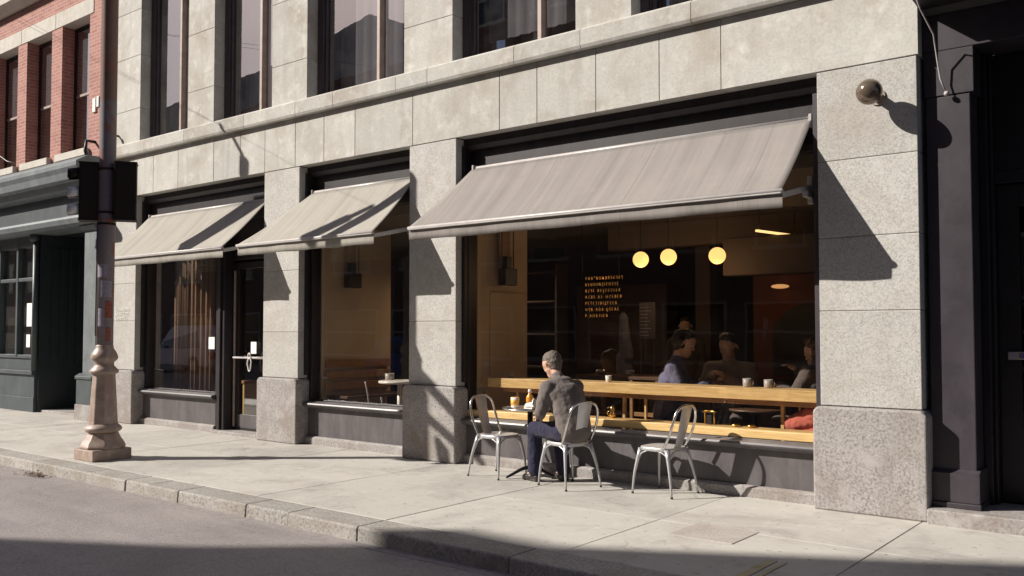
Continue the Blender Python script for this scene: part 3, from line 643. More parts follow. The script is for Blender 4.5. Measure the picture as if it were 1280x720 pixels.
# ================================================================== LEFT BRICK BUILDING
bb = thing('brick_building', 'red brick building with grey green shopfront at the left edge', 'building', (-18, 7.9, 0))
BY = 7.9
wn = [(-22.4, -21.3), (-20.3, -19.16), (-18.75, -17.67), (-17.24, -16.17)]
brz = (4.9, 7.38)
m = MB()
ed = [(-30, wn[0][0]), (wn[0][1], wn[1][0]), (wn[1][1], wn[2][0]), (wn[2][1], wn[3][0]), (wn[3][1], -15.58)]
for a, b_ in ed: m.box(a, b_, BY, 8.4, 4.5, 7.38)
m.box(-30, -15.58, BY, 8.4, 7.68, 9.8)
for a, b_ in wn: m.box(a, b_, BY, 8.4, 4.5, 4.76)
m.box(-30, -22.5, BY+.002, 8.4, 7.38, 7.68).box(-16.02, -15.58, BY, 8.4, 7.38, 7.68)
m.build('brick_wall', M['brick'], bb)
m = MB()
for a, b_ in zip([-22.5, -21.1, -19.0, -17.5], [-21.11, -19.01, -17.51, -16.02]): m.box(a, b_, BY-.012, 8.4, 7.38, 7.68)
m.build('lintel', M['lintel'], bb, .006, 1)
MB().box(-30, -15.6, BY-.25, BY+.01, 8.22, 8.45).extr([(BY-.25, 8.22), (BY-.1, 8.12), (BY+.01, 8.12), (BY+.01, 8.22)], 'x', -30, -15.6).build('stone_cornice', M['lintel'], bb, .01, 1)
for a, b_ in wn:
    z0, z1 = brz
    m = MB().box(a, a+.07, 8.13, 8.22, z0, z1).box(b_-.05, b_, 8.13, 8.22, z0, z1).box(a+.07, b_-.05, 8.13, 8.22, z1-.08, z1).box(a+.07, b_-.05, 8.13, 8.22, z0, z0+.07)
    wf = m.build('window', M['dark_paint'], bb, .006, 1)
    zm = 6.06
    MB().box(a+.12, b_-.10, 8.15, 8.2, zm, z1-.08).build('blind', M['curtain'], wf)
    MB().box(a+.12, b_-.10, 8.125, 8.16, zm-.04, zm+.01).build('meeting_rail', M['mullion'], wf, .004, 1)
    MB().quad((a+.07, 8.145, z0+.07), (b_-.05, 8.145, z0+.07), (b_-.05, 8.145, z1-.08), (a+.07, 8.145, z1-.08)).build('pane', M['glass_up'], wf, fix=False)
    MB().box(a-.06, b_+.06, BY-.09, 8.13, 4.76, 4.898).build('stone_sill', M['lintel'], wf, .008, 1)
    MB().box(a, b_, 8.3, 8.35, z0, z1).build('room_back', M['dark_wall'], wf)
    MB().box(a+.15, b_-.14, 8.22, 8.26, z0+.1, zm-.05).build('lower_blind', plain('dim_blind', (.2, .18, .18), .9), wf)
SY = 7.72
m = MB().extr([(7.30, 4.42), (7.34, 4.34), (7.36, 4.22), (7.46, 4.20), (7.50, 4.08), (SY, 4.04), (8.2, 4.04), (8.2, 4.62), (7.5, 4.62), (7.30, 4.50)], 'x', -30, -15.35)
m.build('cornice', M['teal_light'], bb, .006, 2)
m = MB().box(-30, -15.4, SY-.02, 8.2, 3.62, 4.04)
m.build('sign_board', M['teal'], bb, .006, 2)
MB().extr([(SY-.20, 3.57), (SY-.17, 3.48), (SY-.06, 3.44), (8.2, 3.44), (8.2, 3.62), (SY-.16, 3.62)], 'x', -30, -15.38).build('lower_cornice', M['teal_light'], bb, .006, 2)
def teal_pil(a, b_):
    p = MB().box(a, b_, SY, 8.2, .80, 3.34).build('pilaster', M['teal_light'], bb, .008, 2)
    MB().box(a-.06, b_+.05, SY-.08, 8.2, .28, .72).extr([(SY-.1, .72), (SY-.1, .77), (SY-.02, .82), (8.1, .82), (8.1, .72)], 'x', a-.08, b_+.07).build('pilaster_base', M['teal'], p, .008, 2)
    MB().box(a-.07, b_+.06, SY-.1, 8.2, -.02, .28).build('pilaster_foot', M['granite_base'], p, .01, 2)
    MB().extr([(SY-.06, 3.37), (SY-.09, 3.42), (SY-.09, 3.44), (8.1, 3.44), (8.1, 3.34), (SY, 3.34)], 'x', a-.05, b_+.05).build('capital', M['teal'], p, .004, 1)
teal_pil(-15.86, -15.42)
teal_pil(-24.6, -24.1)
# shop window left of doorway
m = MB().box(-24.1, -18.05, 7.85, 8.1, .28, .72).box(-24.1, -18.05, 7.80, 8.12, .72, .80).box(-24.1, -18.05, 7.84, 8.1, -.02, .28)
m.build('stall_riser', M['teal'], bb, .008, 2)
m = MB()
for x in (-24.1, -22.5, -21, -19.75, -18.92, -18.12): m.box(x-.04, x+.04, 7.86, 8.0, 1.06, 3.3)
m.box(-24.1, -18.05, 7.87, 7.99, 3.22, 3.44).box(-24.1, -18.05, 7.87, 7.99, 2.55, 2.62).box(-24.1, -18.05, 7.87, 7.99, 1.03, 1.10)
m.box(-24.1, -18.05, 7.90, 7.99, .80, 1.03)
sw = m.build('shop_window', M['teal'], bb, .008, 2)
MB().quad((-24.1, 7.95, .8), (-18.05, 7.95, .8), (-18.05, 7.95, 3.3), (-24.1, 7.95, 3.3)).build('pane', M['glass'], sw, fix=False)
MB().tube([(-18.04, 7.84, .80), (-18.04, 7.84, 3.30)], .055, 14).sphere((-18.04, 7.80, 3.38), .09, 14, 10).build('corner_column', M['teal'], sw)
MB().box(-15.92, -15.86, 7.95, 9.0, 0, 3.44).build('doorway_side', M['teal_dark'], bb, .006, 1)
m = MB().box(-18.05, -17.98, 7.9, 9.0, 0, 3.44)
for k in range(6): m.box(-17.98, -17.965, 8.0+k*.16, 8.1+k*.16, .9, 3.2)
m.build('doorway_side', M['teal_dark'], bb, .006, 1)
m = MB().box(-17.98, -15.92, 8.9, 9.0, 0, 3.44).box(-17.6, -17.5, 8.85, 8.9, .05, 3.0).box(-16.4, -16.3, 8.85, 8.9, .05, 3.0).box(-17.5, -16.4, 8.85, 8.9, 2.45, 2.6)
for a, b_ in ((-17.4, -17.0), (-16.9, -16.5)): m.box(a, b_, 8.87, 8.9, .3, 1.0).box(a, b_, 8.87, 8.9, 1.2, 2.3)
dd = m.build('door', M['teal_dark'], bb, .01, 1)
MB().box(-16.75, -16.35, 8.80, 8.84, 2.62, 2.66).build('fluorescent_tube', emit('dim_tube', (.8, .75, .7), .6), dd)
MB().box(-18.0, -15.9, 7.95, 9.0, -.03, .045).build('door_step', M['granite_base'], bb, .01, 1)
MB().box(-24.1, -18.06, 8.9, 9.0, 0, 3.4).box(-24.1, -18.06, 8.0, 9, 3.3, 3.4).build('shop_backing', M['dark_paint'], bb)
MB().box(-18.05, -15.4, 8.21, 9.2, 3.445, 3.55).build('recess_ceiling', M['teal_dark'], bb)
MB().box(-30, -15.51, 9.1, 14, 0, 9.7).build('rear_wing', M['brick'], bb)
tag(B(-18.62, -18.32, 7.935, 7.94, 1.66, 2.12).build('notice', M['paper']), 'larger white sheet taped inside the green shop window, above a smaller one', 'notice')
tag(B(-18.62, -18.46, 7.935, 7.94, 1.25, 1.5).build('notice', M['paper']), 'smaller white sheet low in the green shop window, under a larger one', 'notice')
wb = MB().box(-15.98, -15.86, BY-.03, BY, 5.52, 5.78).box(-15.85, -15.76, BY-.02, BY, 5.6, 5.80).build('wall_box', M['paper'], None, .01, 1)
tag(wb, 'small peeling white box fixed to the brick wall near the pole', 'junction box')
tag(MB().tube([(-15.9, BY, 4.98), (-15.9, BY-.16, 4.98), (-15.92, BY-.17, 4.8), (-15.9, BY-.12, 4.62)], .03, 8).build('wall_bracket', M['dark_paint']), 'bent dark iron bracket on the brick wall above the traffic signal', 'bracket')
tag(MB().tube([(-20.5, BY-.1, 5.6), (-19.9, BY-.12, 5.28), (-19.3, BY-.12, 5.02), (-19.0, BY-.1, 4.95)], .008, 6).build('loose_wire', plain('grey_wire', (.45, .42, .42), .5)), 'thin pale wire sagging across the far left brick window', 'wire')

# ================================================================== STREET POLE
PC = (-10.79, 5.52)
sp = thing('street_pole', 'old street pole with rusty paint, stickers and ornate bronze base at the kerb', 'street pole', (PC[0], PC[1], 0))
def oct_prof(prof, c, seg=8, rot=R(22.5)): return MB().lathe(prof, c, seg, rot, False)
B(PC[0]-.235, PC[0]+.235, PC[1]-.245, PC[1]+.245, 0, .135).build('base_block', M['iron_base'], sp, .012, 2)
fl = MB().lathe([(.255, .135), (.265, .155), (.25, .185), (.215, .24), (.185, .30), (.175, .325)], (*PC, 0), 8, R(22.5), False).build('base_flare', M['iron_base'], sp, .012, 2)
MB().lathe([(.175, .325), (.205, .345), (.217, .37), (.205, .395), (.175, .42), (.165, .43)], (*PC, 0), 24).build('base_ring', M['iron_base'], sp)
MB().lathe([(.170, .425), (.165, .46), (.132, 1.02), (.136, 1.04)], (*PC, 0), 8, R(22.5), False).build('shaft', M['iron_base'], sp, .01, 2)
MB().lathe([(.136, 1.035), (.165, 1.05), (.168, 1.075), (.135, 1.115), (.112, 1.14), (.112, 1.18), (.148, 1.21), (.158, 1.24), (.145, 1.285), (.125, 1.32), (.105, 1.35), (.102, 1.38), (.095, 1.40)], (*PC, 0), 28).build('collar', M['iron_base'], sp)
MB().lathe([(.098, 1.36), (.099, 3), (.097, 5.90), (.10, 5.91), (.08, 5.94), (.02, 5.95)], (*PC, 0), 28).build('pole', M['pole'], sp)
def on_pole(a0, a1, z0, z1, r=.1015, n=6):
    m = MB()
    for k in range(n):
        p, q = a0+(a1-a0)*k/n, a0+(a1-a0)*(k+1)/n
        m.quad((PC[0]+r*math.cos(p), PC[1]+r*math.sin(p), z0), (PC[0]+r*math.cos(q), PC[1]+r*math.sin(q), z0), (PC[0]+r*math.cos(q), PC[1]+r*math.sin(q), z1), (PC[0]+r*math.cos(p), PC[1]+r*math.sin(p), z1))
    return m
view = math.atan2(-PC[1], -PC[0])   # direction from the pole to the street side that faces the camera
for a0, a1, z0, z1, mt in ((-1.15, .2, 2.22, 2.38, 'sticker'), (-.6, .75, 1.98, 2.18, 'sticker'), (.0, .9, 1.72, 1.92, 'red_paint'), (-.9, -.1, 1.62, 1.84, 'sticker'), (.1, .7, 1.44, 1.6, 'red_paint'), (.05, .8, 2.86, 2.95, 'red_paint')):
    on_pole(view+a0, view+a1, z0, z1, .1008 if mt != 'red_paint' else .1018).build('sticker', M[mt], sp)
MB().sphere((PC[0]-.13, PC[1]-.04, 2.60), .035, 10, 8).box(PC[0]-.15, PC[0]-.08, PC[1]-.06, PC[1]-.01, 2.60, 2.70).build('clamp', M['white_metal'], sp)
for z in (2.88, 3.02, 3.56): MB().lathe([(.100, z-.014), (.104, z-.012), (.104, z+.012), (.100, z+.014)], (*PC, 0), 24).build('strap', M['signal'], sp)
MB().tube([(PC[0]-.02, PC[1]-.108, 1.5), (PC[0]-.02, PC[1]-.106, 2.9)], .008, 6).build('conduit', M['sash_paint'], sp)
# traffic signals
def signal(cx_, cy_, rz, label, visors, hw=.14):
    t = thing('traffic_signal', label, 'traffic signal', (cx_, cy_, 2.93), 'traffic signals on the street pole')
    m = MB().box(-hw, hw, -.11, .11, 0, .70).box(-hw-.008, hw+.008, -.118, .118, .695, .712).box(-hw-.008, hw+.008, -.118, .118, -.012, .006).box(-hw+.02, hw-.02, -.116, -.108, .03, .67)
    for v in range(len(m.v)): m.v[v] = tuple(Vector((cx_, cy_, 2.93))+Matrix.Rotation(rz, 3, 'Z') @ Vector(m.v[v]))
    m.build('housing', M['signal'], t, .012, 2)
    if visors:
        for zc in (.56, .33, .12):
            mm = MB(); n = 14
            for k in range(n):
                a0, a1 = math.pi*(-.15+1.3*k/n), math.pi*(-.15+1.3*(k+1)/n)
                pts = [(-hw, .095*math.cos(a0), zc+.095*math.sin(a0)), (-hw, .095*math.cos(a1), zc+.095*math.sin(a1)), (-hw-.13, .09*math.cos(a1), zc+.09*math.sin(a1)-.02), (-hw-.13, .09*math.cos(a0), zc+.09*math.sin(a0)-.02)]
                mm.add([Vector((cx_, cy_, 2.93))+Matrix.Rotation(rz, 3, 'Z') @ Vector(p) for p in pts], [(0, 1, 2, 3)], True)
            vo = mm.build('visor', M['signal'] if zc > .4 else M['paper'], t)  # lower visors coloured white for the sunlight on them
            sf = vo.modifiers.new('s', 'SOLIDIFY'); sf.thickness = .006
    for dz in (.64, .1):
        MB().tube([(cx_, cy_, 2.93+dz), (PC[0], PC[1], 2.93+dz)], .018, 8).build('arm', M['signal'], t)
    return t
signal(-10.95, 5.41, R(60), 'dark signal box on the left side of the street pole, lower visors coloured as sunlit', True)
sg = signal(-10.60, 5.66, R(58), 'plain dark signal box on the right side of the street pole', False, .125)
text_obj('maker_mark', 'VIGGLY', .05, (-10.60-.053+.098, 5.66-.084-.058, 2.99), (R(90), 0, R(58)), M['sash_paint'], sg, .001)
# unseen box added beyond the left view edge to cast the left awning shadow
hs = thing('overhead_shadow_caster', 'unseen box hung beyond the left edge, added to shade the left awning', 'traffic signal', (-14.95, 5.5, 4.9))
HB = (-14.66, 5.2)
MB().box(HB[0]-.17, HB[0]+.17, HB[1]-.14, HB[1]+.14, 5.0, 6.45).build('housing', M['signal'], hs, .02, 2)  # added block that throws the broad band on the left awning
MB().tube([(HB[0], HB[1], 6.45), (HB[0]+.05, HB[1], 6.7), (HB[0]-.02, HB[1], 6.95), (HB[0]-.35, HB[1], 7.35)], .03, 8).tube([(HB[0]+.03, HB[1], 6.6), (HB[0]+.04, HB[1], 6.86)], .08, 10).build('hanger', M['signal'], hs)
MB().tube([(-20, 7.85, 8.3), (HB[0]-.35, HB[1], 7.35), (-33.5, -9.9, 11.5)], .003, 6).build('caster_wire', M['signal'], hs)
hc = thing('overhead_shadow_caster', 'unseen cluster of tilted plates beyond the left edge, added to shade a pillar', 'traffic signal', (-12.0, 4.3, 4.2))  # added plates, shaped back from the shadow on the middle pillar
def hp(X, z): return (X-4.22, 4.3, z+3.59)  # carries a pillar shadow point back along the sun to the plates
MB().bar(hp(-8.15, 1.34), hp(-7.0, .52), .10, .26, (0, 1, 0)).build('shadow_bar', M['signal'], hc, .02, 2)
MB().bar(hp(-7.83, .95), hp(-7.80, -.05), .30, .32, (0, 1, 0)).build('housing', M['signal'], hc, .03, 2)  # added block that shades the left part of the plinth
MB().bar(hp(-7.80, .66), hp(-7.0, .20), .08, .17, (0, 1, 0)).build('lower_shadow_bar', M['signal'], hc, .02, 2)
MB().bar(hp(-7.30, .22), hp(-7.22, -.1), .08, .16, (0, 1, 0)).build('side_shadow_bar', M['signal'], hc, .02, 2)
MB().tube([(-12.35, 4.3, 4.85), (-12.6, 4.3, 5.6), (-12.62, 4.3, 5.9)], .02, 8).tube([(-12.75, 4.3, 5.75), (-12.55, 4.3, 6.3)], [.13, .10], 12).tube([(-12.55, 4.3, 6.3), (-12.45, 4.3, 6.6)], [.06, .05], 10).build('hanger', M['signal'], hc)  # thick part added to cast the blob on the middle awning
MB().tube([(-20, 7.85, 8.4), (-12.45, 4.3, 6.6), (-32, -9.9, 11.8)], .003, 6).build('caster_wire', M['signal'], hc)

# ================================================================== METAL CHAIRS
def smooth_path(pts, n=6):
    out = []; P = [Vector(p) for p in pts]
    for i in range(len(P)-1):
        p0 = P[max(i-1, 0)]; p1 = P[i]; p2 = P[i+1]; p3 = P[min(i+2, len(P)-1)]
        for k in range(n):
            t = k/n; out.append(.5*((2*p1)+(-p0+p2)*t+(2*p0-5*p1+4*p2-p3)*t*t+(-p0+3*p1-3*p2+p3)*t**3))
    out.append(P[-1]); return out
def make_chair():
    # local: faces +X, seat centre over origin
    t = thing('metal_chair', '', 'chair', (0, 0, 0), 'galvanised metal cafe chairs')
    m = MB(); n = 28; vs_ = []; z = .45
    def outline(a, k):
        x, y = math.cos(a), math.sin(a); p = 4.0
        r = (abs(x)**p+abs(y)**p)**(-1/p)
        X, Y_ = x*r*.185*k, y*r*.185*k
        Y_ *= 1-.12*(-X/.185)*.5 if X < 0 else 1
        return X, Y_
    for k, dz in ((.0, -.012), (.5, -.012), (.85, -.006), (.97, .0), (1.0, -.006), (1.0, -.035), (.97, -.04), (.9, -.016), (0, -.02)):
        for i in range(n):
            a = 2*math.pi*i/n; X, Y_ = outline(a, max(k, .001)); vs_.append((X, Y_, z+dz))
    fs = [(j*n+i, j*n+(i+1) % n, (j+1)*n+(i+1) % n, (j+1)*n+i) for j in range(8) for i in range(n)]
    m.add(vs_, fs, True); m.build('seat', M['steel_dull'], t)
    for sx, sy in ((1, 1), (1, -1), (-1, 1), (-1, -1)):
        m = MB(); top = Vector((sx*.15, sy*.155, .43)); bot = Vector((sx*(.205 if sx > 0 else .245), sy*.22, 0))
        # folded sheet leg: tapered U section, broad at the top
        pts = [top.lerp(bot, k/6) for k in range(7)]
        w_ = [.048, .036, .029, .025, .022, .020, .018]
        m.tube([p+Vector((sx*.012*math.sin(math.pi*k/6), sy*.012*math.sin(math.pi*k/6), 0)) for k, p in enumerate(pts)], [x*.56 for x in w_], 10)
        lg = m.build('leg', M['steel_dull'], t)
        MB().tube([bot+Vector((0, 0, .012)), bot], .0125, 10).build('rubber_foot', M['rubber'], lg)
    # skirt braces between legs
    m = MB()
    for (ax, ay), (bx_, by_) in (((.17, .175), (.17, -.175)), ((-.18, .17), (-.18, -.17)), ((.17, .175), (-.18, .17)), ((.17, -.175), (-.18, -.17))):
        a = Vector((ax, ay, .40)); b_ = Vector((bx_, by_, .40)); mid = (a+b_)/2+Vector((0, 0, .025))
        m.tube(smooth_path([a+Vector((0, 0, -.07)), a.lerp(b_, .15)+Vector((0, 0, -.008)), mid, a.lerp(b_, .85)+Vector((0, 0, -.008)), b_+Vector((0, 0, -.07))], 4), .007, 6)
    m.build('apron', M['steel_dull'], t)
    hoop = smooth_path([(-.13, .178, .445), (-.19, .185, .56), (-.235, .185, .68), (-.262, .16, .79), (-.275, .09, .842), (-.278, 0, .853), (-.275, -.09, .842), (-.262, -.16, .79), (-.235, -.185, .68), (-.19, -.185, .56), (-.13, -.178, .445)], 5)
    MB().tube(hoop, .0125, 12).build('back_frame', M['steel'], t)
    m = MB(); vs_ = []; rows_ = 8
    for s_ in (0, .003):
        for j in range(rows_+1):
            v = j/rows_; x = -.165-.115*v**.8; zz = .445+.40*v
            for i in range(5): u = (i-2)/2; vs_.append((x-.012*(1-u*u)+s_, u*(.060+.026*v), zz))
    fs = []
    for s_ in (0, 1):
        for j in range(rows_):
            for i in range(4): a = s_*(rows_+1)*5+j*5+i; fs.append((a, a+1, a+6, a+5))
    m.add(vs_, fs, True); m.build('back_splat', M['steel_dull'], t)
    return t
ch = make_chair()
CH = [((-6.17, 7.53), R(-4), 'empty metal chair left of the round table, facing the seated man', ),
      ((-5.22, 7.48), R(180-17), 'metal chair the man in the grey jacket is sitting on', ),
      ((-4.27, 7.72), R(180-6), 'empty metal chair standing alone on the right below the window', )]
for i, ((x, y), rz, lab) in enumerate(CH):
    o = ch if i == 0 else copy_tree(ch)
    o.location = (x, y, .002); o.rotation_euler = (0, 0, rz); o['label'] = lab; o['group'] = 'galvanised metal cafe chairs'

# ================================================================== TABLE
TC = (-5.87, 7.70)
tb = thing('round_table', 'small round metal cafe table on the pavement beside the seated man', 'table', (*TC, 0))
MB().lathe([(.0, .715), (.27, .715), (.30, .722), (.305, .73), (.30, .738), (.0, .74)], (*TC, 0), 40).build('tabletop', M['steel'], tb)
MB().tube([(*TC, .03), (*TC, .72)], .03, 16).lathe([(.09, .70), (.09, .716)], (*TC, 0), 16).build('post', M['dark_paint'], tb)
for k in range(3):
    a = R(250+120*k); d = Vector((math.cos(a), math.sin(a), 0))
    pts = smooth_path([Vector((*TC, .10)), Vector((*TC, .09))+d*.10, Vector((*TC, .045))+d*.22, Vector((*TC, .015))+d*.30], 4)
    MB().tube(pts, [.024-.012*i/(len(pts)-1) for i in range(len(pts))], 8).build('foot', M['dark_paint'], tb)
def cup(name, x, y, z, h, r0, r1, mat, label, cat, handle=False, drink=None, drink_mat=None, group=None):
    t = thing(name, label, cat, (x, y, z), group)
    prof = [(r0*.9, 0), (r0, .004), (r1, h), (r1-.004, h), (r0-.004, .008)]
    MB().lathe(prof, (x, y, z+.0005), 24).build('cup_body', mat, t)
    if handle:
        MB().tube([(x+r1*.95+.022*math.sin(a), y, z+h*.5+h*.3*math.cos(a)) for a in [math.pi*k/8 for k in range(9)]], .005, 8).build('handle', mat, t)
    if drink: MB().lathe([(r0*.9, .006), (r1*.93, drink)], (x, y, z), 24).build('drink', drink_mat, t)
    return t
gl = plain('clear_tumbler', (.75, .68, .55), .1, 0, .05, 5, 0)
t = cup('glass_of_juice', -6.00, 7.60, .741, .105, .040, .047, M['white'], 'squat tumbler of orange drink at the near left of the round table', 'drinking glass', False, .108, M['juice'])
MB().lathe([(.0445, .02), (.047, .085)], (-6.00, 7.60, .741), 24).build('drink_band', M['juice'], t)
t = thing('amber_bottle', 'amber bottle with pale cap in the middle of the round table', 'bottle', (-5.89, 7.72, .741))
MB().lathe([(.038, 0), (.041, .01), (.041, .10), (.032, .125), (.016, .14), (.016, .16)], (-5.89, 7.72, .741), 20).build('bottle_body', M['amber_drink'], t)
MB().lathe([(.019, .155), (.019, .185), (.012, .19)], (-5.89, 7.72, .741), 16).build('cap', M['white'], t)
t = thing('napkin_stack', 'crumpled white napkin and cup beside the bottle on the round table', 'napkins', (-5.80, 7.62, .741))
m = MB(); n = 10
for k in range(5):
    a = random.uniform(-.3, .3); c = Vector((-5.78+random.uniform(-.01, .01), 7.60+random.uniform(-.01, .01), .743+k*.012))
    dx = Vector((math.cos(a), math.sin(a), 0))*.055; dy = Vector((-math.sin(a), math.cos(a), 0))*.05
    m.add([c-dx-dy, c+dx-dy, c+dx+dy+Vector((0, 0, .02)), c-dx+dy+Vector((0, 0, .012))], [(0, 1, 2, 3)])
    m.add([c+dx-dy, c+dx+dy+Vector((0, 0, .02)), c+Vector((.02, 0, .06))], [(0, 1, 2)])
nk = m.build('napkin', M['paper'], t, fix=False); sf = nk.modifiers.new('s', 'SOLIDIFY'); sf.thickness = .006
MB().lathe([(.03, 0), (.036, .085), (.034, .09)], (-5.74, 7.74, .741), 18).build('paper_cup', M['white'], t)

# ================================================================== PEOPLE
def blob(m, p0, r0, p1, r1, wide=None, k=1.0, seg=14):
    p0, p1 = Vector(p0), Vector(p1); d = p1-p0; L = d.length; d = d.normalized() if L > 1e-6 else Vector((0, 0, 1)); x = d.orthogonal().normalized(); y = d.cross(x)
    rings = []
    for i in range(5): a = math.pi/2*(i/4); rings.append((p0-d*r0*math.cos(a), r0*math.sin(a)))
    for i in range(5): a = math.pi/2*(i/4); rings.append((p1+d*r1*math.sin(a), r1*math.cos(a)))
    vs_ = []; mid = None
    for c, r in rings:
        for kk in range(seg):
            a = 2*math.pi*kk/seg; o = (x*math.cos(a)+y*math.sin(a))*max(r, .0005)
            if wide is not None: o += wide*(o.dot(wide))*(k-1)
            vs_.append(c+o)
    n = len(rings); fs = [(j*seg+i, j*seg+(i+1) % seg, (j+1)*seg+(i+1) % seg, (j+1)*seg+i) for j in range(n-1) for i in range(seg)]
    fs += [tuple(reversed(range(seg))), tuple((n-1)*seg+i for i in range(seg))]
    m.add(vs_, fs, True)
HS = 1.14
def skinned(name, parts, mat, parent, voxel=.012, sm=5, wrinkle=0, ns=.09):
    m = MB()
    for p in parts: blob(m, *p)
    off = wloc(parent)
    me = bpy.data.meshes.new('tmp'); me.from_pydata([tuple(Vector(v)-off) for v in m.v], [], m.f)
    bm = bmesh.new(); bm.from_mesh(me); bmesh.ops.recalc_face_normals(bm, faces=bm.faces); bm.to_mesh(me); bm.free()
    o = bpy.data.objects.new('tmp', me); COL.objects.link(o)
    rm = o.modifiers.new('r', 'REMESH'); rm.mode = 'VOXEL'; rm.voxel_size = voxel; rm.use_smooth_shade = True
    s_ = o.modifiers.new('s', 'SMOOTH'); s_.iterations = sm; s_.factor = .5
    if wrinkle:
        tx = bpy.data.textures.new('folds', 'CLOUDS'); tx.noise_scale = ns; tx.noise_depth = 2
        dm = o.modifiers.new('d', 'DISPLACE'); dm.texture = tx; dm.strength = wrinkle; dm.mid_level = .5
    dg = bpy.context.evaluated_depsgraph_get(); me2 = bpy.data.meshes.new_from_object(o.evaluated_get(dg)); COL.objects.unlink(o)
    for p in me2.polygons: p.use_smooth = True
    me2.materials.clear(); me2.materials.append(mat)
    r = bpy.data.objects.new(name, me2); COL.objects.link(r); r.parent = parent; return r

